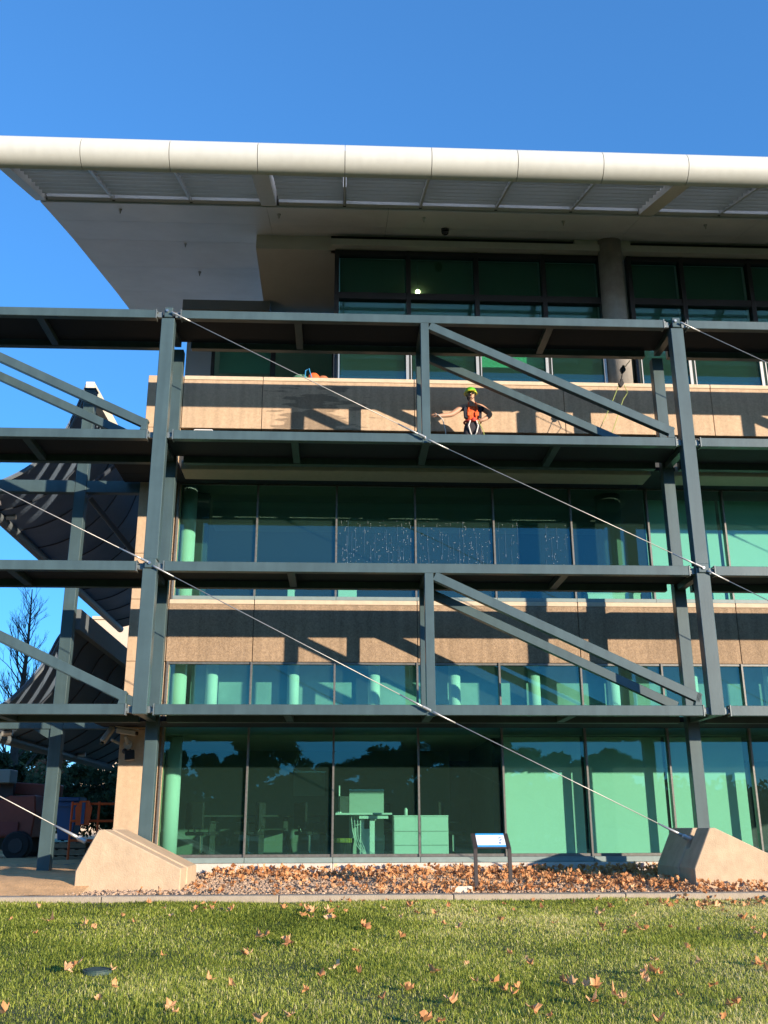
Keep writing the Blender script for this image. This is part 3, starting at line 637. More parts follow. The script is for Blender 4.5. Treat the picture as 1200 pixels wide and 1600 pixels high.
for (x, t, a) in ((2.39, 0.14, 0.4), (2.405, 0.17, -0.3), (2.38, 0.20, 0.8), (2.40, 0.225, 0.1)):
    b.quadf([onp(x-0.02, t, 0.0162), onp(x+0.02, t+0.008*a, 0.0162), onp(x+0.012, t+0.018, 0.0162), onp(x-0.012, t+0.012, 0.0162)])
b.build('emblem', sgd, pn)
w_ = B(1.62, 1.93, 14.80, 14.93, -0.13, -0.035).build('timber_offcut', woodm, bevel=0.006); tag(w_, 'short pale timber block lying on the kerb left of the sign', 'timber block')
v = MB(); v.tube([(0, 0, 0), (0, 0, 0.030)], 0.125, 20).tube([(0, 0, 0.030), (0, 0, 0.036)], 0.10, 20)
vo = v.build('valve_cover', valvem); vo.location = (-2.42, 8.72, ground_z(-2.4, 8.72)-0.002+0.018); vo.rotation_euler = (0.05, 0.03, 0); tag(vo, 'round dark green valve cover sunk in the lawn', 'valve cover')

# ------------------------------------------------------------------ leaves, gravel
def leaf_shape(r_s, curl):
    lob = [(0, -0.08), (0.16, -0.04), (0.40, -0.14), (0.44, 0.06), (0.60, 0.20), (0.46, 0.36), (0.42, 0.62), (0.24, 0.62), (0, 0.88), (-0.25, 0.60), (-0.43, 0.60), (-0.45, 0.36), (-0.58, 0.18), (-0.42, 0.06), (-0.38, -0.15), (-0.16, -0.04)]
    P = [((x*1.0)*(1+r_s.uniform(-.28, .28)), y*(1+r_s.uniform(-.25, .2))) for x, y in lob]; c1, c2, tw = r_s.uniform(-.6, 1.2)*curl, r_s.uniform(0.1, 1.1)*curl, r_s.uniform(-.6, .6)*curl; fold = r_s.uniform(0, .8)
    V = [(0, 0.2, 0)] + [(x, y, 0) for x, y in P] + [(0.02, -0.45, 0.0), (-0.02, -0.45, 0)]
    out = []
    for x, y, z in V:
        z = fold*abs(x) + c1*0.5*x*x + c2*0.45*(y-0.2)**2 + tw*x*(y-0.2) + r_s.uniform(-0.05, 0.05)*curl
        out.append((x*(1-0.28*abs(c1)*abs(x)), y*(1-0.15*abs(c2)*abs(y)), z))
    n = len(P); F = [(0, 1+i, 1+(i+1) % n) for i in range(n)] + [(1, n+1, n+2)]
    return out, F
rs = random.Random(11); LEAFM = []; LEAFO = []
for k in range(9):
    V, F = leaf_shape(rs, 2.4); me = bpy.data.meshes.new('fallen_leaf'); me.from_pydata(V, [], F); me.materials.append(leafm)
    a = me.attributes.new('v', 'FLOAT', 'POINT'); a.data.foreach_set('value', [0.35+0.07*k+0.1*rs.random() for _ in V]); LEAFM.append(me)
def put_leaf(x, y, size, zoff=0.032):
    o = bpy.data.objects.new('fallen_leaf', rs.choice(LEAFM)); C.objects.link(o); z = ground_z(x, y)+zoff
    o.location = (x, y, z); o.scale = (size, size, size); o.rotation_euler = (rs.uniform(-0.6, 0.8), rs.uniform(-0.55, 0.55), rs.uniform(0, 6.28))
    tag(o, 'dry curled orange-brown plane leaf lying on the green lawn', 'leaf', 'fallen leaves scattered on the lawn'); LEAFO.append(o)
def lawn_at(px_, py_):
    d = r_*((px_-600)/1520)+u_*((800-py_)/1520)+f_
    lo, hi = 5.0, 14.3
    for _ in range(40):
        mid = (lo+hi)/2
        if EYE+d.z/d.y*mid > ground_z(0, mid)+0.03: lo = mid
        else: hi = mid
    return d.x/d.y*lo, lo
spots = [(230,1411),(445,1419),(60,1419),(345,1421),(360,1424),(470,1430),(485,1434),(510,1425),(525,1433),(58,1457),(128,1446),(147,1452),(135,1443),(112,1514),(118,1508),(104,1518),(176,1516),(178,1543),(155,1563),(268,1575),(275,1582),(392,1488),(385,1491),(408,1464),(416,1462),(449,1474),(452,1478),(479,1421),(492,1424),(510,1432),(555,1486),(570,1449),(573,1452),(523,1514),(501,1526),(458,1584),(475,1548),(255,1493),(330,1530),(358,1540),(404,1597),(8,1582),(20,1436),(75,1439),(190,1432),(300,1424),
 (628,1431),(640,1418),(628,1465),(652,1428),(680,1428),(795,1490),(730,1508),(825,1502),(831,1507),(674,1520),(632,1545),(745,1533),(788,1548),(800,1552),(812,1541),(838,1582),(768,1534),(658,1594),(690,1597),(880,1534),(885,1537),(896,1541),(915,1543),(934,1545),(924,1567),(930,1566),(972,1562),(975,1570),(968,1556),(1004,1530),(1008,1522),(1012,1535),(1024,1520),(1032,1519),(1020,1501),(1027,1500),(1090,1504),(1118,1540),(1150,1568),(1145,1570),(943,1455),(945,1449),(982,1451),(978,1459),(1000,1453),(1008,1452),(1047,1449),(1091,1453),(1078,1484),(1072,1481),(937,1427),(943,1425),(990,1432),(1035,1412),(1044,1416),(1090,1414),(1098,1411),(1104,1416),(1112,1413),(1095,1420),(1120,1418),(1130,1425),(1140,1424),(1175,1450),(1180,1436),(1185,1458),(1192,1466),(1180,1507),(1188,1508),(1194,1514),(1198,1502),(1160,1436),(870,1443),(780,1438),(715,1447),(1032,1596),(1128,1592),(600,1560),(700,1565),(860,1590),(560,1520),(1060,1555),(210,1440),(265,1430),(540,1425),(742,1424),(690,1442),(955,1418)]
for (a, b_) in spots:
    x, y = lawn_at(a, b_); put_leaf(x, y, rs.uniform(0.055, 0.12)*(1.0 if b_ > 1440 else 1.1))
LU = {(112,1514): 'orange leaf pile piece touching the left rim of the round valve cover', (104,1518): 'leftmost orange leaf of the pile left of the valve cover', (176,1516): 'small tan leaf touching the right rim of the round valve cover', (178,1543): 'single orange leaf just below and right of the valve cover', (1004,1530): 'large upright curled leaf standing on the lawn below the right anchor block', (268,1575): 'upper of two pointed leaves at the front edge of the lawn, left side', (275,1582): 'lower of two pointed leaves at the front edge of the lawn, left side', (392,1488): 'lone pale orange leaf in mid lawn right below the left anchor block', (449,1474): 'curled leaf in mid lawn left of the picture centre', (570,1449): 'leaf near the kerb at picture centre standing on edge', (658,1594): 'leaf cut by the bottom edge of the picture near its centre', (795,1490): 'orange leaf in mid lawn directly below the information sign', (943,1455): 'pale leaf in the bright green patch left of the right anchor block', (60,1419): 'flat leaf beside the kerb at the far left of the lawn', (745,1533): 'round-looking tan leaf in the front lawn right of centre'}
for i, (a, b_) in enumerate(spots):
    if (a, b_) in LU: LEAFO[i]['label'] = LU[(a, b_)]
for _ in range(26): put_leaf(rs.uniform(-7, 7), rs.uniform(3.5, 7.2), rs.uniform(0.06, 0.10))
vx_, vy_ = lawn_at(152, 1516); vo.location = (vx_, vy_, ground_z(vx_, vy_)+0.005)
def scatter(name, n, fx_, size, m, shapes, label, vr=(0.1, 0.9), tilt=0.9, seed=3):
    r2 = np.random.default_rng(seed); VV = []; FF = []; va = []; cnt = 0
    sh = [(np.array(V), [tuple(f) for f in F]) for V, F in shapes]
    for i in range(n):
        x, y, z = fx_(r2); V, F = sh[r2.integers(len(sh))]; s = r2.uniform(*size); a, b_, c_ = r2.normal(0, tilt*0.5), r2.normal(0, tilt*0.5), r2.uniform(0, 6.28)
        ca, sa, cb, sb, cc, sc = math.cos(a), math.sin(a), math.cos(b_), math.sin(b_), math.cos(c_), math.sin(c_)
        Rm = np.array([[cc, -sc, 0], [sc, cc, 0], [0, 0, 1]]) @ np.array([[1, 0, 0], [0, ca, -sa], [0, sa, ca]]) @ np.array([[cb, 0, sb], [0, 1, 0], [-sb, 0, cb]])
        W = (V*s) @ Rm.T + np.array([x, y, z]); VV.append(W); FF += [tuple(q+cnt for q in f) for f in F]; va += [r2.uniform(*vr)]*len(V); cnt += len(V)
    me = bpy.data.meshes.new(name); me.from_pydata(np.concatenate(VV).tolist(), [], FF); me.materials.append(m)
    a = me.attributes.new('v', 'FLOAT', 'POINT'); a.data.foreach_set('value', va)
    o = bpy.data.objects.new(name, me); C.objects.link(o); return tag(o, label, kind='stuff')
def bed_z(y): return -0.13+(y-14.62)/3.74*0.15
lshapes = [leaf_shape(rs, 2.2) for _ in range(8)]
def drift(x): return 0.5+0.5*math.tanh((x-1.0)/2.2)
def bed_leaf(r2):
    while True:
        x = r2.uniform(-3.6, 14); y = 14.66+3.6*r2.random()
        dens = 0.10+0.90*drift(x)*(0.55+0.45*math.sin(x*1.7+y*2)) + (0.75*math.exp(-((y-17.9)/0.55)**2) if x > -2.3 else 0)
        if x < -2.2: dens *= 0.25
        if -3.9 < x < -2.2 and 15.2 < y < 17.0: continue
        if 5.25 < x < 6.9 and 15.15 < y < 17.05: continue
        if r2.random() < dens: return x, y, bed_z(y)+r2.uniform(0.01, 0.03+0.10*min(1, dens))
scatter('leaf_litter', 5200, bed_leaf, (0.050, 0.105), leafm, lshapes, 'drift of dry brown plane leaves against the plinth', (0.15, 0.95), 1.6)
def kerb_leaf(r2):
    x = r2.normal(5.6, 0.7) if r2.random() < 0.6 else r2.uniform(-3, 8); y = r2.uniform(13.2, 14.4); return x, y, ground_z(x, y)+r2.uniform(0.02, 0.06) if y < 14.3 else -0.1
scatter('leaf_clump', 110, kerb_leaf, (0.05, 0.09), leafm, lshapes, 'clump of dry leaves piled against the kerb at right', (0.1, 0.8), 1.4, 9)
ico = []
for k in range(5):
    V = []; rr = random.Random(k)
    for a in range(3):
        for b_ in range(6):
            t = b_/6*6.283+a*0.5; ph = [0.5, 1.3, 2.3][a]; V.append((math.sin(ph)*math.cos(t)*rr.uniform(.8, 1.2), math.sin(ph)*math.sin(t)*rr.uniform(.6, .9), math.cos(ph)*0.55))
    V += [(0, 0, 0.5)]; F = [(a*6+b_, (a+1)*6+b_, (a+1)*6+(b_+1) % 6, a*6+(b_+1) % 6) for a in range(2) for b_ in range(6)] + [(18, b_, (b_+1) % 6) for b_ in range(6)]
    ico.append((V, F))
def peb(r2):
    while True:
        x = -4.4+11.5*r2.random()**1.25; y = 14.66+3.5*r2.random()
        if x < -3.5 and (y > 15.15 or r2.random() < 0.6): continue
        return x, y, bed_z(y)+r2.uniform(-0.004, 0.018)
scatter('gravel', 13000, peb, (0.012, 0.030), pebm, ico, 'tan river pebbles of the garden bed between kerb and plinth', (0, 1), 0.7, 5)

# ------------------------------------------------------------------ person on the ledge
def skinned(name, nodes, edges, m, parent, root=0, sub=2):
    names = list(nodes); idx = {n: i for i, n in enumerate(names)}; off = wloc(parent)
    me = bpy.data.meshes.new(name); me.from_pydata([tuple(Vector(nodes[n][0])) for n in names], [(idx[a], idx[b_]) for a, b_ in edges], [])
    o = bpy.data.objects.new(name, me); C.objects.link(o); o.parent = parent; me.materials.append(m)
    o.modifiers.new('skin', 'SKIN').use_smooth_shade = True
    for i, n in enumerate(names):
        r = nodes[n][1]; r = r if isinstance(r, tuple) else (r, r); sv = me.skin_vertices[0].data[i]; sv.radius = r; sv.use_root = (i == root)
    s_ = o.modifiers.new('sub', 'SUBSURF'); s_.levels = sub; s_.render_levels = sub
    return o
P0 = Vector((2.58, 17.74, 7.40))
person = thing('person', P0, 'worker in green helmet and orange vest standing on the ledge, one hand on hip', 'person')
nd = {'pelvis': ((0, 0, .93), (.13, .10)), 'waist': ((0, 0, 1.05), (.115, .09)), 'chest': ((0, 0, 1.23), (.14, .10)), 'collar': ((0, .0, 1.37), (.09, .07)), 'neck': ((0, -.01, 1.44), .058), 'neck2': ((-.005, -.02, 1.49), .058),
      'jaw': ((-.01, -.045, 1.535), (.062, .06)), 'face': ((-.015, -.035, 1.60), (.075, .085)), 'crown': ((-.02, -.01, 1.68), (.072, .08)),
      'hipL': ((.09, 0, .88), .095), 'kneeL': ((.13, -.03, .50), .062), 'ankL': ((.14, .02, .10), .045), 'toeL': ((.15, -.14, .04), .038),
      'hipR': ((-.09, 0, .88), .095), 'kneeR': ((-.12, -.02, .50), .062), 'ankR': ((-.15, .03, .10), .045), 'toeR': ((-.17, -.13, .04), .038),
      'shL': ((.18, 0, 1.37), .068), 'elL': ((.38, -.01, 1.19), .056), 'wrL': ((.205, -.10, 1.04), .042), 'paL': ((.15, -.115, 1.015), (.036, .016)),
      'shR': ((-.18, 0, 1.36), .068), 'elR': ((-.43, -.06, 1.155), .056), 'wrR': ((-.66, -.13, 1.10), .040), 'paR': ((-.735, -.15, 1.09), (.036, .016))}
ed = [('pelvis', 'waist'), ('waist', 'chest'), ('chest', 'collar'), ('collar', 'neck'), ('neck', 'neck2'), ('neck2', 'jaw'), ('jaw', 'face'), ('face', 'crown'), ('pelvis', 'hipL'), ('hipL', 'kneeL'), ('kneeL', 'ankL'), ('ankL', 'toeL'),
      ('pelvis', 'hipR'), ('hipR', 'kneeR'), ('kneeR', 'ankR'), ('ankR', 'toeR'), ('collar', 'shL'), ('shL', 'elL'), ('elL', 'wrL'), ('wrL', 'paL'), ('collar', 'shR'), ('shR', 'elR'), ('elR', 'wrR'), ('wrR', 'paR')]
# fingers
for s, pm, dirv, lat in (('R', Vector((-.735, -.15, 1.09)), Vector((-1, -.15, -.02)).normalized(), Vector((0.05, -0.25, 1)).normalized()), ('L', Vector((.15, -.115, 1.015)), Vector((-.85, .1, -.45)).normalized(), Vector((-.3, -.25, .9)).normalized())):
    nor = dirv.cross(lat)
    for k, (o_, L) in enumerate(((.028, .072), (.010, .080), (-.009, .075), (-.027, .058))):
        a = pm + dirv*.035 + lat*o_; b_ = a + dirv*L*.5 + nor*(.010+.004*k)*(1 if s == 'R' else -1); c_ = b_ + dirv*L*.38 + nor*(.022+.004*k)*(1 if s == 'R' else -1)
        nd[s+'a%d' % k] = (tuple(a), .0095); nd[s+'b%d' % k] = (tuple(b_), .0085); nd[s+'c%d' % k] = (tuple(c_), .0075)
        ed += [('pa'+s, s+'a%d' % k), (s+'a%d' % k, s+'b%d' % k), (s+'b%d' % k, s+'c%d' % k)]
    a = pm + lat*.038; b_ = a + dirv*.03 + lat*.022; nd[s+'t0'] = (tuple(a), .011); nd[s+'t1'] = (tuple(b_), .009); ed += [('pa'+s, s+'t0'), (s+'t0', s+'t1')]
body = skinned('body', nd, ed, skin, person, 0, 2)
skinned('trousers', {'p': ((0, 0, .96), (.145, .115)), 'p0': ((0, 0, 1.04), (.135, .105)), 'hl': ((.09, 0, .86), .112), 'kl': ((.13, -.03, .50), .082), 'al': ((.14, .02, .13), .066), 'hr': ((-.09, 0, .86), .112), 'kr': ((-.12, -.02, .50), .082), 'ar': ((-.15, .03, .13), .066)},
        [('p', 'p0'), ('p', 'hl'), ('hl', 'kl'), ('kl', 'al'), ('p', 'hr'), ('hr', 'kr'), ('kr', 'ar')], trouser, person, 0, 2)
skinned('vest', {'w': ((0, 0, 1.00), (.15, .115)), 'm': ((0, 0, 1.14), (.160, .122)), 'c': ((0, 0, 1.27), (.182, .130)), 't': ((0, 0, 1.385), (.140, .095))}, [('w', 'm'), ('m', 'c'), ('c', 't')], vestm, person, 0, 2)
for s in (1, -1):
    skinned('sleeve', {'a': ((s*.13, 0, 1.375), .07), 'b': ((s*.20, -.002, 1.335), .068), 'c': ((s*.285, -.012 if s > 0 else -.03, 1.275), .058)}, [('a', 'b'), ('b', 'c')], navy, person, 0, 2)
    skinned('boot', {'a': ((s*.145, .02, .12), .062), 'b': ((s*.145, .01, .05), .056), 'c': ((s*.16, -.15, .045), .046)}, [('a', 'b'), ('b', 'c')], blackp, person, 0, 2)
    MB().box(P0.x+s*.075-.04, P0.x+s*.075+.04, P0.y-.146, P0.y-.128, P0.z+1.11, P0.z+1.20).build('vest_pocket', vestm, person, bevel=.01)
    MB().prism([(P0.x+s*.105, P0.z+1.06), (P0.x+s*.172, P0.z+1.08), (P0.x+s*.185, P0.z+1.28), (P0.x+s*.12, P0.z+1.34)], P0.y-.122, P0.y-.05, 'y').build('side_panel', navy, person, bevel=.01)
hc = (P0.x-.02, P0.y-.012, P0.z+1.655)
h = MB().sph(hc, .128, 18, (.98, 1.12, .98), -0.12).build('helmet', helmetm, person, smooth=True)
MB().tube([(hc[0]+.128*math.cos(a), hc[1]+.143*math.sin(a), hc[2]-.012) for a in np.linspace(0, 2*math.pi, 25)], .009, 6, False).build('helmet_rim', helmety, h, smooth=True)
MB().bar((hc[0], hc[1]-.135, hc[2]-.006), (hc[0], hc[1]-.185, hc[2]-.018), .15, .012).build('helmet_peak', helmety, h, bevel=.004)
for s in (1, -1):
    MB().tube([(hc[0]+s*.100, hc[1]-.03, hc[2]-.02), (hc[0]+s*.085, hc[1]-.05, hc[2]-.10), (hc[0]+s*.02, hc[1]-.085, hc[2]-.155)], .007, 6).build('chin_strap', blackp, h)
    MB().sph((P0.x-.015+s*.030, P0.y-.118, P0.z+1.603), .021, 10, (1.1, .5, .75)).build('sunglass_lens', lensm, person, smooth=True)
    MB().sph((P0.x-.018+s*.079, P0.y-.03, P0.z+1.585), .024, 8, (.4, .8, 1.3)).build('ear', skin, person, smooth=True)
MB().prism([(P0.y-.115, P0.z+1.60), (P0.y-.152, P0.z+1.565), (P0.y-.112, P0.z+1.558)], P0.x-.030, P0.x-.002, 'x').build('nose', skin, person, bevel=.006)
MB().sph((P0.x-.013, P0.y-.106, P0.z+1.528), .022, 8, (1, .4, .28)).build('mouth', lipm, person, smooth=True)
MB().sph((P0.x-.012, P0.y+.045, P0.z+1.575), .08, 12, (.95, .7, 1)).build('hair', hairm, person, smooth=True)
hb = MB().tube([(P0.x+.165*math.cos(a), P0.y+.132*math.sin(a), P0.z+1.02) for a in np.linspace(0, 2*math.pi, 21)], .022, 6, False).build('harness_belt', webr, person)
for s in (1, -1):
    MB().tube([(P0.x+s*.06, P0.y-.135, P0.z+1.01), (P0.x+s*.095, P0.y-.135, P0.z+.90), (P0.x+s*.06, P0.y-.125, P0.z+.76), (P0.x+s*.02, P0.y-.05, P0.z+.70)], .013, 6).build('leg_strap', webm, person)
    MB().tube([(P0.x+s*.05, P0.y-.125, P0.z+1.02), (P0.x+s*.085, P0.y-.142, P0.z+1.25), (P0.x+s*.07, P0.y-.06, P0.z+1.43)], .013, 6).build('shoulder_strap', vestm, person)
MB().sph((P0.x+.01, P0.y-.15, P0.z+1.03), .045, 8, (1, .6, .9)).build('carabiner_cluster', webr, person)
MB().tube([(P0.x+.10, P0.y-.13, P0.z+1.0), (P0.x+.19, P0.y-.14, P0.z+.80), (P0.x+.24, P0.y-.10, P0.z+.52), (P0.x+.17, P0.y-.12, P0.z+.45)], .008, 6).build('lanyard', ropey, person)
hs = MB().tube([(1.80, 17.56, 8.49), (1.88, 17.55, 8.50), (1.97, 17.56, 8.40), (2.02, 17.58, 8.18), (2.04, 17.6, 7.9), (2.05, 17.62, 7.45), (1.9, 17.66, 7.41), (1.5, 17.68, 7.41)], .010, 6).build('hose', hosem, smooth=True)
tag(hs, 'thin grey hose held out in the worker\'s hand and dropping to the ledge', 'hose')
# rescue ropes and pulleys hanging by the round column
pl_ = thing('pulley_set', (5.55, 17.3, 9.6), 'dark pulleys on a rope hanging from the top deck by the round column', 'pulley')
A_ = Vector((5.72, 17.28, 9.62)); B1 = Vector((5.56, 17.30, 9.42)); B2 = Vector((5.50, 17.30, 9.12))
MB().tube([A_, B1], .008, 6).build('sling', ropey, pl_); MB().tube([B1, B2], .010, 6).build('sling', blackp, pl_)
for c_ in (B1, B2):
    MB().tube([c_-Vector((0, .03, 0)), c_+Vector((0, .03, 0))], .055, 14).build('pulley_wheel', blackp, pl_); MB().bar(c_+Vector((0.02, 0, .09)), c_-Vector((0.02, 0, .08)), .05, .07, (0, 1, 0)).build('pulley_cheek', blackp, pl_, bevel=.01)
r1 = MB().tube([B2+Vector((-.05, 0, -.05)), (5.25, 17.3, 8.62), (4.93, 17.35, 7.98), (4.75, 17.5, 7.42)], .007, 6).build('rope', ropey); tag(r1, 'yellow-green rope slanting down left from the pulleys by the column', 'rope', 'rescue ropes')
r2_ = MB().tube([B2+Vector((.06, 0, -.03)), (5.62, 17.3, 8.92), (5.52, 17.3, 8.78), (5.30, 17.32, 8.2), (5.0, 17.4, 7.42)], .007, 6).build('rope', ropey); tag(r2_, 'second yellow-green rope hanging in a kink from the lower pulley', 'rope', 'rescue ropes')
# orange rope bag and a blue rope on the coping
bg_ = thing('rope_bag', (-0.95, 18.75, 9.6), 'orange and brown bag of rope gear showing above the parapet at left', 'bag')
MB().sph((-0.62, 18.80, 9.84), .12, 10, (1.1, .6, 1.1)).build('sack', vestm, bg_, smooth=True); MB().sph((-0.42, 18.82, 9.83), .10, 9, (1.2, .6, .9)).build('sack', mat('sack_brown', (.40, .14, .06), .9), bg_, smooth=True)
MB().tube([(-0.80, 18.64, 9.66), (-0.79, 18.68, 9.96), (-0.72, 18.7, 10.02), (-0.66, 18.7, 9.8)], .012, 6).build('blue_rope', mat('rope_blue', (.02, .22, .45), .8), bg_); MB().sph((-0.90, 18.78, 9.83), .13, 8, (1.3, .6, .7)).build('sack', mat('sack_green', (.08, .20, .12), .9), bg_, smooth=True)
sh = MB().tube([(-2.62, 16.0, 9.79-2.37), (-2.60, 16.0, 7.45), (-2.30, 16.0, 7.45), (-2.28, 16.0, 7.42)], .012, 6).build('rope_loop', webm); tag(sh, 'small white sling loop lying on the second deck beam at left', 'sling')

# ------------------------------------------------------------------ security cameras on the pier
sc_ = thing('security_camera', (-3.85, 18.3, 2.42), 'pale bullet security camera pointing right on a bracket on the pier', 'camera', 'security fittings on the pier')
MB().bar((-4.02, 18.20, 2.46), (-3.66, 18.12, 2.40), .11, .10).build('housing', camw, sc_, bevel=.02); MB().bar((-4.02, 18.2, 2.525), (-3.62, 18.11, 2.465), .14, .012).build('sun_shield', camw, sc_); MB().tube([(-3.86, 18.2, 2.36), (-3.84, 18.3, 2.24), (-3.84, 18.39, 2.22)], .028, 8).build('bracket', camw, sc_); MB().tube([(-3.84, 18.34, 2.22), (-3.84, 18.396, 2.22)], .08, 14).build('base', camw, sc_)
MB().tube([(-3.66, 18.12, 2.40), (-3.63, 18.113, 2.395)], .035, 12).build('lens', lensm, sc_)
sc2 = thing('security_camera', (-4.15, 18.3, 2.4), 'pale bullet security camera angled down at the left edge of the pier', 'camera', 'security fittings on the pier')
MB().bar((-4.12, 18.3, 2.52), (-4.25, 18.12, 2.24), .11, .10, (1, 0, 0)).build('housing', camw, sc2, bevel=.02); MB().tube([(-4.13, 18.3, 2.30), (-4.02, 18.42, 2.25), (-3.99, 18.5, 2.25)], .025, 8).build('bracket', camw, sc2); MB().tube([(-4.24, 18.13, 2.25), (-4.26, 18.10, 2.21)], .035, 12).build('lens', lensm, sc2)
fl = thing('floodlight', (-3.74, 18.25, 2.05), 'small dark floodlight below the security cameras on the pier', 'light')
MB().bar((-3.76, 18.18, 2.10), (-3.74, 18.13, 1.93), .17, .07, (0, 1, 0)).build('head', blackp, fl, bevel=.01); MB().tube([(-3.75, 18.2, 2.05), (-3.78, 18.3, 2.12), (-3.78, 18.397, 2.12)], .02, 8).build('arm', blackp, fl); MB().sph((-3.88, 18.32, 2.10), .05, 10).build('sensor', blackp, fl)

# ------------------------------------------------------------------ interiors
def blind(x0, x1, z0, z1, y, label=None):
    b = MB(); n = max(2, int((x1-x0)/0.4)); o = MB().box(x0, x1, y, y+0.006, z0, z1).build('blind', blindm, bld); MB().tube([(x0, y, z0), (x1, y, z0)], .012, 6).build('blind_rail', whitem, o); return o
for k in (4, 5, 6): blind(GX(k)+.03, GX(k+1)-.03, 0.28, 2.40, 18.78)
for k in (6, 7, 8, 9): blind(GX(k)+.05, GX(k+1)-.02, 4.98, 7.2, 18.80)
for k in (8, 10): blind(GX(k)+.03, GX(k+1)-.03, 1.2, 2.40, 18.78)
for a, b_ in zip(L2[:-1]+L2b[:-1], L2[1:]+L2b[1:]): MB().box(a+.07, b_-.07, 19.0, 19.01, 11.0, 12.9).build('blind', mat('blind_green', (0.15, 0.17, 0.13), 0.9), bld)
blind(2.99, 4.40, 10.28, 10.72, 19.0)
for k in range(4): B(4.5, 5.6, 18.98, 18.985, 10.60+k*0.03, 10.615+k*0.03).build('blind_slat', blindm, bld)
B(-2.75, 6, 19.9, 20.5, 6.95, 7.43).build('bulkhead', mat('bulkhead_dim', (0.30, 0.32, 0.30), 0.9), bld); B(-3.75, -2.75, 19.35, 19.55, 4.27, 7.43).build('nib_wall', indark, bld)
for k in range(9):
    x = -2.46+1.566*k
    t = thing('tube_pendant', (x, 18.98, 3.84), 'white tubular pendant behind the glass above the lowest deck, %s' % ('first', 'second', 'third', 'fourth', 'fifth', 'sixth', 'seventh', 'eighth', 'ninth')[k]+' from the left', 'pendant', 'row of white tubular pendants')
    MB().tube([(x, 18.98, 2.705), (x, 18.98, 3.80)], .115, 20).build('shade', whitec, t, smooth=True); MB().tube([(x, 18.98, 3.80), (x, 18.98, 3.855)], .03, 10).build('stem', chrome, t)
# partitions, table groups on the ground floor
B(2.95, 3.02, 19.2, 22.5, 0.2, 2.41).build('partition', indark, bld); B(-3.7, 2.5, 22.6, 22.7, 0.2, 2.7).build('partition', mat('interior_green', (0.16, 0.20, 0.17), 0.9), bld)
indesk = mat('desk_dark', (0.045, 0.05, 0.045), 0.6)
def desk(x, y, w_, d_, label, z=0.2):
    t = thing('desk', (x, y, z), label, 'desk'); B(x-w_/2, x+w_/2, y-d_/2, y+d_/2, z+.78, z+.81).build('desktop', indesk, t, bevel=.004)
    for s in (-1, 1):
        B(x+s*(w_/2-.32)-.05, x+s*(w_/2-.32)+.05, y-.05, y+.05, z+.03, z+.78).build('leg', indesk, t); B(x+s*(w_/2-.32)-.04, x+s*(w_/2-.32)+.04, y-d_/2+.05, y+d_/2-.05, z, z+.03).build('foot', indesk, t)
    return t
t = thing('desk', (0.45, 19.55, 0.2), 'white sit-stand desk on one thick pedestal in the third ground-floor window', 'desk')
B(-0.05, 1.02, 19.2, 19.95, 1.00, 1.035).build('desktop', whitem, t, bevel=.004); B(0.42, 0.70, 19.42, 19.60, 0.23, 1.0).build('leg', whitem, t); B(0.36, 0.76, 19.2, 19.9, 0.2, 0.23).build('foot', whitem, t); B(0.40, 0.95, 19.28, 19.40, .93, .995).build('cable_tray', whitem, t); B(0.50, 0.60, 19.405, 19.418, 0.75, 0.95).build('control_box', blackp, t)
w1 = thing('desk_screen', (0.55, 20.0, 1.04), 'pale fabric divider panel standing behind the white desk', 'divider'); B(0.22, 0.90, 20.0, 20.04, 0.25, 1.47).build('panel', mat('divider', (0.5, 0.52, 0.5), 0.9), w1); B(0.22, 0.90, 19.985, 20.055, 1.47, 1.49).build('trim', chrome, w1)
mo = thing('monitor', (0.12, 19.5, 1.04), 'black computer monitor on an arm at the left end of the white desk', 'monitor'); MB().bar((0.02, 19.5, 1.18), (0.20, 19.62, 1.18), .03, .34).build('screen', blackp, mo, bevel=.004); MB().tube([(0.02, 19.55, 1.035), (0.02, 19.55, 1.55)], .015, 8).build('arm', whitem, mo); MB().tube([(0.02, 19.55, 1.035), (0.02, 19.55, 1.06)], .06, 12).build('base', whitem, mo)
for i, (x0, x1, lb) in enumerate(((1.06, 1.53, 'white pedestal cabinet left of the window bar beside the desk'), (1.57, 2.09, 'white pedestal cabinet right of the window bar beside the desk'))):
    t = thing('cabinet', (x0, 19.4, 0.2), lb, 'cabinet', 'white cabinets beside the desk'); B(x0, x1, 19.30, 19.85, 0.21, 0.965).build('carcass', whitem, t, bevel=.006); B(x0-.005, x1+.005, 19.28, 19.86, 0.966, 0.99).build('top', whitem, t)
    for z in (0.45, 0.70): B(x0+.005, x1-.005, 19.292, 19.299, z, z+.006).build('drawer_gap', blackp, t)
bt = MB().tube([(1.30, 19.5, .99), (1.30, 19.5, 1.10), (1.30, 19.5, 1.13)], [.035, .035, .02], 12).build('water_bottle', whitem, smooth=True); tag(bt, 'white water bottle on the left white cabinet', 'bottle')
bk = thing('waste_bin', (0.12, 19.7, 0.2), 'dark bin with a yellow liner under the white desk', 'bin'); MB().tube([(0.12, 19.7, .2), (0.12, 19.7, .52)], [.15, .19], 16).build('tub', blackp, bk); MB().tube([(0.12, 19.7, .50), (0.12, 19.7, .58)], .195, 16).build('liner', mat('liner_yellow', (.35, .32, .05), .8), bk)
cw = MB()
for k in range(4): cw.tube([(0.25+.06*k, 19.4, .98), (0.28+.05*k, 19.36, .7-.05*k), (0.36+.04*k, 19.3, .45), (0.55, 19.25, .22+.01*k)], .007, 6)
tag(cw.build('cable_tangle', whitem), 'tangle of white computer cables hanging under the desk', 'cables')
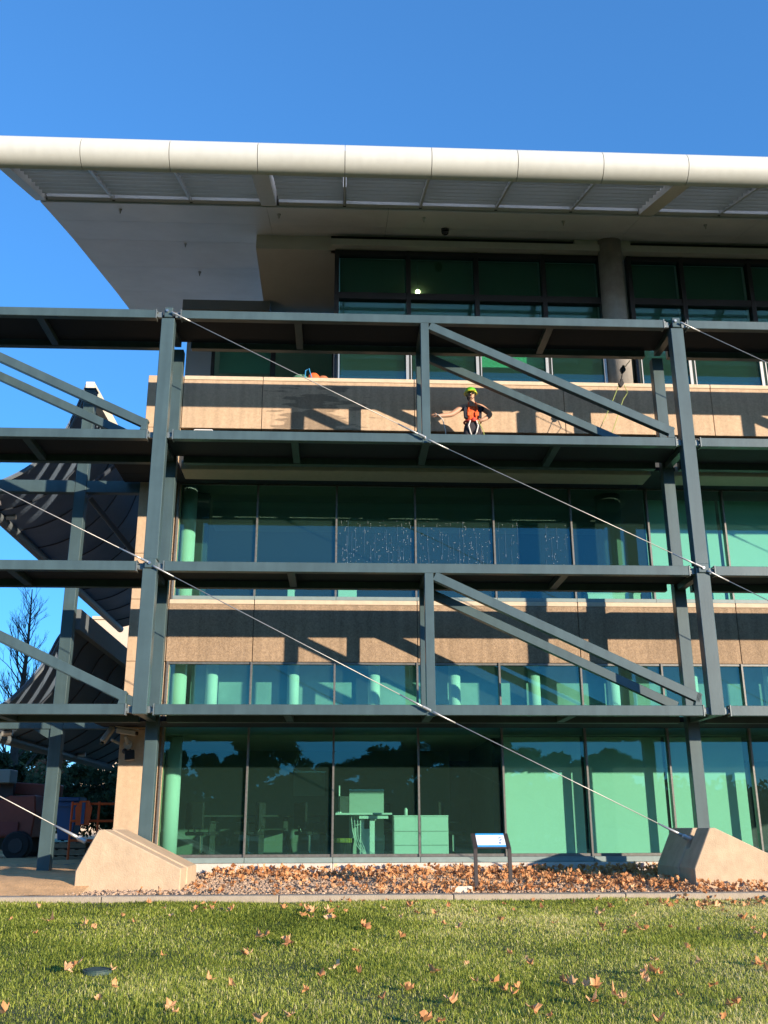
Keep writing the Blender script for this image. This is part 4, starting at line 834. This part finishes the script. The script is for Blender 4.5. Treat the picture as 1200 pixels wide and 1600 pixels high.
def chair(x, y, rz, label, z=0.2):
    t = thing('office_chair', (x, y, z), label, 'chair'); c, s = math.cos(rz), math.sin(rz)
    def q(a, b_, h_): return (x+a*c-b_*s, y+a*s+b_*c, z+h_)
    b = MB(); b.bar(q(-.24, 0, .47), q(.24, 0, .47), .46, .07); b.build('seat', blackf, t, bevel=.02)
    b = MB(); b.bar(q(-.22, .24, .80), q(.22, .24, .80), .05, .50); b.build('backrest', blackf, t, bevel=.02)
    MB().tube([q(0, .20, .46), q(0, .27, .62)], .02, 8).build('back_stem', chrome, t); MB().tube([q(0, 0, .10), q(0, 0, .44)], .028, 10).build('gas_lift', chrome, t)
    for k in range(5):
        a = k*1.2566; e = q(.28*math.cos(a), .28*math.sin(a), .07); b = MB().tube([q(0, 0, .12), e], [.022, .014], 6); o = b.build('leg', chrome, t); MB().sph((e[0], e[1], z+.03), .03, 8).build('castor', blackp, o)
    for s_ in (-1, 1): MB().tube([q(s_*.24, .1, .46), q(s_*.28, .1, .66), q(s_*.28, -.12, .67)], .016, 6).build('armrest', blackp, t)
    return t
chair(-2.62, 19.9, 2.6, 'black office chair with chrome star base nearest the left interior column'); chair(-1.75, 20.2, -1.9, 'black office chair turned sideways at the dark desk, second window bar behind'); chair(2.25, 19.9, 1.3, 'black office chair standing alone right of the two white cabinets'); chair(0.95, 20.9, 0.3, 'black office chair tucked behind the pale divider panel'); chair(-0.55, 20.4, 2.2, 'black office chair by the dark desk in the second window')
desk(-2.0, 20.5, 1.6, .7, 'plain desk in shade behind the first ground-floor window'); desk(-0.7, 21.2, 1.4, .7, 'plain desk deep in the room behind the second window'); 
t = thing('whiteboard', (-0.6, 22.55, 1.5), 'small whiteboard hung on the far green partition', 'whiteboard'); B(-1.0, -0.3, 22.54, 22.59, 1.45, 1.95).build('board', mat('board', (0.3, 0.32, 0.3), 0.4), t); B(-1.02, -0.28, 22.535, 22.592, 1.95, 1.98).build('frame', chrome, t)
# upper floor white low units and a white sheet
for i, (x0, x1, z1, lb) in enumerate(((4.95, 6.02, 5.22, 'long white low unit on the middle floor just left of the right column'), (-0.05, 0.32, 5.62, 'white folded carton on the middle-floor sill in the third window'), (-1.05, -0.92, 5.30, 'narrow white file box on the middle-floor sill'))):
    t = thing('low_unit', (x0, 18.9, 4.27), lb, 'storage unit'); B(x0, x1, 18.85, 19.2, 4.27, z1).build('body', whitem, t, bevel=.006); B(x0-.01, x1+.01, 18.84, 19.21, z1, z1+.02).build('top', whitem, t)
lm = thing('glint_globe', (1.74, 20.4, 12.9), 'glowing globe standing in for a glint in the dark top-floor window', 'glint'); MB().sph((1.635, 18.935, 12.06), .055, 14).build('globe', mat('glint_glow', (1, .9, .7), .5, emit=(1, .80, .45, 5)), lm, smooth=True); MB().tube([(1.635, 18.935, 12.11), (1.635, 18.935, 12.98)], .006, 6).build('stem', chrome, lm)  # emissive globe stands in for a warm reflection in the pane
for (x, z) in ((0.48, 7.38), (0.98, 7.38), (1.2, 7.38)):
    MB().tube([(x, 20.7+.3*x, z), (x, 20.7+.3*x, z+.04)], .05, 10).build('downlight', mat('downlight', (1, 1, 1), .5, emit=(1, .92, .8, 6)), bld)
# water beads still on three panes of the middle floor
bead = mat('water_bead', (0.50, 0.56, 0.58), 0.15, spec=1.0)
for k, dens in ((2, 260), (3, 240), (4, 150)):
    b = MB(); st = MB(); x0, x1 = GX(k)+.06, GX(k+1)-.08; rr = random.Random(40+k); dens = int(dens*.6)
    for _ in range(dens):
        x = rr.uniform(x0, x1)
        if k == 4 and x0+.45 < x < x1-.48: continue
        z = rr.uniform(5.5, 6.62)**1; l_ = rr.choice([.003, .004, .005, .006, .006, .008, .03]); w_ = rr.uniform(.002, .004) if l_ < .02 else .0012
        b.box(x-w_, x+w_, 18.455, 18.4635, z-l_, z+l_)
    for _ in range(26):
        x = rr.uniform(x0, x1); l_ = rr.uniform(.08, .30); z = rr.uniform(5.35, 6.62-l_)
        if k == 4 and x0+.45 < x < x1-.48: continue
        st.box(x-.0016, x+.0016, 18.457, 18.4635, z-l_, z+l_)
    o = b.build('water_drops', bead, panes1[k]); o['kind'] = 'stuff'; o = st.build('water_streaks', mat('water_streak', (0.09, 0.15, 0.20), 0.2), panes1[k]); o['kind'] = 'stuff'

# ------------------------------------------------------------------ things behind, at the left
def wheel(t, x, y, z, r, wd):
    o = MB().tube([(x, y, z), (x, y+wd*.15, z), (x, y+wd*.85, z), (x, y+wd, z)], [r*.9, r, r, r*.9], 24).build('wheel', rubber, t); MB().tube([(x, y-.02, z), (x, y+.04, z)], r*.5, 16).build('rim', blackp, o); return o
tel = thing('telehandler', (-10.2, 27.5, 0), 'orange telehandler parked in the shade beyond the side post at left', 'vehicle')
MB().prism([(-12.6, .55), (-7.95, .55), (-7.9, 1.20), (-7.95, 1.62), (-8.6, 1.60), (-9.15, 1.38), (-12.6, 1.38)], 27.0, 28.4, 'y').build('chassis', orange, tel, bevel=.03)
MB().prism([(-10.9, 1.385), (-9.3, 1.385), (-9.35, 2.0), (-9.7, 2.45), (-10.8, 2.45)], 27.0, 27.9, 'y').build('cab', orange, tel, bevel=.03)
MB().prism([(-10.7, 1.55), (-9.45, 1.55), (-9.5, 1.98), (-9.78, 2.32), (-10.7, 2.32)], 26.96, 26.995, 'y').build('cab_window', lensm, tel)
MB().bar((-7.6, 28.2, 1.75), (-12.8, 28.2, 2.1), .3, .32).build('boom', orange, tel, bevel=.02)
B(-9.15, -8.62, 26.9, 27.5, 1.92, 2.27).build('hood_box', boxg, tel, bevel=.02); B(-9.05, -8.7, 27.5, 27.7, 1.4, 1.92).build('hood_bracket', blackp, tel); B(-9.0, -8.3, 26.93, 26.99, .62, .95).build('grille', mat('dull_red', (.22, .04, .03), .6), tel)
for x in (-8.25, -11.9):
    for y in (26.75, 28.35): wheel(tel, x, y, .36, .36, .32)
bn = thing('wheelie_bin', (-6.75, 26.0, 0), 'blue lidded wheelie bin raised on a stack of pallets in the shade', 'bin')
MB().prism([(-6.93, .50), (-6.57, .50), (-6.48, 1.42), (-7.02, 1.42)], 25.7, 26.3, 'y').build('tub', bluep, bn, bevel=.02); B(-7.08, -6.44, 25.65, 26.35, 1.42, 1.52).build('lid', bluep, bn, bevel=.02); B(-7.0, -6.5, 25.64, 25.69, 1.30, 1.36).build('rim', bluep, bn)
for x in (-6.95, -6.55): MB().tube([(x-.03, 26.3, .56), (x+.03, 26.3, .56)], .09, 12).build('wheel', rubber, bn)
ps = thing('pallet_stack', (-6.75, 26.0, 0), 'stack of timber pallets under the blue bin', 'pallets')
for k in range(3):
    b = MB()
    for j in range(5): b.box(-7.3+.24*j, -7.3+.24*j+.16, 25.5, 26.6, .12+k*.155, .145+k*.155)
    for yy in (25.5, 26.0, 26.5): b.box(-7.3, -6.18, yy, yy+.1, .02+k*.155, .118+k*.155)
    b.build('pallet', pallet, ps)
bf = thing('safety_barrier', (-5.9, 25.2, 0), 'orange tubular safety barrier with a blue and orange vest hung on it', 'barrier')
for z in (.5, .95, 1.35): MB().tube([(-6.5, 25.2, z), (-5.2, 25.2, z)], .03, 8).build('rail', vestm, bf)
for x in (-6.5, -5.85, -5.2): MB().tube([(x, 25.2, .0), (x, 25.2, 1.4)], .03, 8).build('post', vestm, bf)
ve = thing('hanging_vest', (-6.2, 25.1, 1.1), 'orange vest with blue panels hanging over the barrier rail', 'vest'); MB().prism([(-6.36, .85), (-6.04, .85), (-6.0, 1.25), (-6.08, 1.42), (-6.3, 1.42), (-6.4, 1.25)], 25.10, 25.16, 'y').build('vest_body', vestm, ve); B(-6.24, -6.16, 25.085, 25.098, .88, 1.38).build('panel', bluep, ve)
cb = thing('storage_tub', (-5.0, 23.0, 0), 'pale blue lidded storage tub on the dirt beside the pier', 'tub'); B(-5.35, -4.75, 22.8, 23.2, .0, .34).build('tub', mat('pale_blue', (.25, .36, .5), .5), cb, bevel=.02); B(-5.38, -4.72, 22.77, 23.23, .34, .39).build('lid', mat('pale_blue'+'2', (.35, .45, .58), .5), cb, bevel=.01)
tr_ = MB()
rr = random.Random(5)
for _ in range(90): x = rr.uniform(-11, -4.6); y = rr.uniform(21, 27); s_ = rr.uniform(.03, .10); tr_.sph((x, y, .02), s_, 6, (rr.uniform(.8, 1.6), 1, .6))
tag(tr_.build('rubble', mat('rubble', (.30, .24, .18), .9, noise=.3)), 'scattered stones and rubble on the shaded dirt', kind='stuff')

# ------------------------------------------------------------------ trees
def leafquads(centres, n, size, spread, seed, squash=0.8):
    r2 = np.random.default_rng(seed); cs = np.array(centres); idx = r2.integers(len(cs), size=n); d = r2.normal(0, 1, (n, 3)); d /= np.linalg.norm(d, axis=1)[:, None]
    rad = cs[idx, 3]*r2.random(n)**0.45; p = cs[idx, :3] + d*rad[:, None]*np.array([1, 1, squash])
    a = r2.normal(0, 1, (n, 3)); a /= np.linalg.norm(a, axis=1)[:, None]; b_ = np.cross(a, r2.normal(0, 1, (n, 3))); b_ /= np.linalg.norm(b_, axis=1)[:, None]
    s_ = (size*(0.6+0.8*r2.random(n)))[:, None]; V = np.stack([p-a*s_, p-b_*s_*.45, p+a*s_, p+b_*s_*.45], 1).reshape(-1, 3)
    return V, np.full(n, 4), np.arange(n*4), np.repeat(np.clip(r2.normal(.4, .2, n), 0, 1), 4)
def limbs(b, p, d, L, r, depth, rr, ends, up=.25):
    q = p + d*L; mid = p + d*L*.5 + Vector((rr.uniform(-1, 1), rr.uniform(-1, 1), 0))*L*.06; b.tube([p, mid, q], [r, r*.82, r*.64], 5 if depth < 3 else 8, False); ends.append((q, depth))
    if depth == 0: return
    for k in range(rr.choice([2, 3, 3]) if depth > 1 else 3):
        e = (d + Vector((rr.uniform(-1, 1), rr.uniform(-1, 1), rr.uniform(-.2, .6)+up))*.62).normalized(); limbs(b, q if k else p+d*L*rr.uniform(.55, .9), e, L*rr.uniform(.6, .82), r*.55, depth-1, rr, ends, up)
def tree(name, loc, h, seed, lm_, label, cat='tree', nleaf=2600, lsz=.22, group=None, crown=(1.0, 1.0), low=.25):
    rr = random.Random(seed); t = thing(name, loc, label, cat, group); b = MB(); ends = []
    base = Vector(loc); limbs(b, base, Vector((rr.uniform(-.06, .06), 0, 1)).normalized(), h*low, h*.022, 3, rr, ends)
    b.build('trunk', bark, t, smooth=True)
    if nleaf:
        cs = []
        for q, dpt in ends:
            if dpt <= 1: cs.append((q.x, q.y, q.z, h*rr.uniform(.06, .12)))
        for _ in range(30):
            a = rr.uniform(0, 6.28); u = rr.random(); rad = rr.random()**.5*.30*h*crown[0]*math.sqrt(max(.06, 1-((u-.38)/.66)**2)); cs.append((base.x+rad*math.cos(a), base.y+rad*math.sin(a), base.z+h*(.26+.62*u)*crown[1], h*rr.uniform(.06, .11)))
        V, fn, L, v = leafquads(cs, nleaf, lsz, 1, seed); V -= np.array(loc); o = np_mesh('crown', V, fn, L, lm_, v); o.parent = t
    return t
# bare tree seen through the frame at left
rr = random.Random(21); bt_ = thing('bare_tree', (-12.75, 40, 0), 'tall leafless tree against the sky between the decks at left', 'tree'); b = MB(); base = Vector((-12.75, 40, 0)); pts = [base+Vector((.04*math.sin(k*1.3), 0, k*1.28)) for k in range(9)]
b.tube(pts, [.24, .22, .19, .16, .13, .10, .07, .045, .02], 8, False); ends = []
for k in range(58):
    z = 2.4+7.4*(k/58)**.85; a = rr.uniform(0, 6.28); L = (2.1-.16*z)*rr.uniform(.8, 1.25); d = Vector((math.cos(a)*.62, math.sin(a)*.62, .80)).normalized()
    limbs(b, base+Vector((0, 0, z)), d, max(.35, L*.62), .05*(1.2-z/11), 3, rr, ends, .30)
b.build('trunk', bark, bt_)
tree('evergreen_tree', (-7.6, 36, 0), 4.7, 3, gumm, 'dark evergreen bush-like tree filling the gap under the lower sunshade', nleaf=9000, lsz=.12, low=.12, group='trees behind the side frame', crown=(1.3, .95))
tree('evergreen_tree', (-5.6, 32, 0), 4.1, 4, gumm, 'olive evergreen tree with sunlit tips just left of the pier', nleaf=9000, lsz=.11, low=.12, group='trees behind the side frame', crown=(1.2, .95))
tree('evergreen_tree', (-11.3, 33, 0), 3.6, 8, gumm, 'dark evergreen tree directly behind the orange telehandler', nleaf=7000, lsz=.12, low=.12, group='trees behind the side frame', crown=(1.2, .95))
tree('autumn_tree', (-12.6, 46, 0), 5.4, 9, autm, 'rust-brown leafy tree left of the lower sunshade, in sun', nleaf=7000, lsz=.13, low=.15, group='trees behind the side frame', crown=(1.1, .95))
tree('evergreen_tree', (-15.5, 52, 0), 6.0, 13, gumm, 'green tree at the left edge of the picture behind the bare tree', nleaf=7000, lsz=.16, low=.15, group='trees behind the side frame')
hd = thing('hedge', (-9, 38, 0), 'dense dark hedge across the back of the yard', 'hedge'); V, fn, L, v = leafquads([(-15+.8*k, 38+.3*math.sin(k), 1.3+1.0*math.sin(k*1.7)**2, 1.5) for k in range(16)], 22000, .11, 1, 77); V -= np.array((-9, 38, 0)); o = np_mesh('foliage', V, fn, L, gumm, v); o.parent = hd
MB().tube([(-14, 38, .1), (-3.5, 38, .1)], .05, 5).build('stem', bark, hd)
# the row of gum trees across the lawn, seen mirrored in the glass
names_ = ['tall', 'broad', 'thin', 'rounded', 'ragged', 'leaning']
src = [tree('gum_tree', (0, -84, -1.2), 12.5, 30+i, gumm, '%s gum tree in the row behind the camera, mirrored in the glass' % names_[i], nleaf=20000, lsz=.26, low=.13, crown=(1.25, .92), group='gum trees mirrored in the windows') for i in range(3)]
xs_ = [-58, -51, -45, -39, -33.5, -28, -23, -18, -12, -7, -2, 3.5, 8.5, 13, 18, 23, 29, 35]
for i, x in enumerate(xs_):
    t = src[i] if i < 3 else copy_tree(src[i % 3])
    t.location = (x, -84+rs.uniform(-8, 8), -1.2); s_ = rs.uniform(.98, 1.30)*(0.82 if i in (4, 8, 11) else 1); t.scale = (s_*1.1, s_*1.1, s_); t.rotation_euler = (0, 0, rs.uniform(0, 6.28))
    t['label'] = 'gum tree behind the camera, %s in the row from the left, mirrored in the glass' % ('first', 'second', 'third', 'fourth', 'fifth', 'sixth', 'seventh', 'eighth', 'ninth', 'tenth', 'eleventh', 'twelfth', 'thirteenth', 'fourteenth', 'fifteenth', 'sixteenth', 'seventeenth', 'last')[i]

us = thing('shrub_belt', (-10, -92, -1.2), 'low dense shrub belt under the gum trees, mirrored in the glass', 'shrubs'); V, fn, L, v = leafquads([(-75+3*k, -92+2*math.sin(k), 2.0+1.6*math.sin(k*1.9)**2, 4.6) for k in range(45)], 42000, .5, 1, 79); V -= np.array((-10, -92, -1.2)); o = np_mesh('foliage', V, fn, L, gumm, v); o.parent = us
MB().tube([(-75, -92, -1), (57, -92, -1)], .2, 5).build('stem', bark, us)
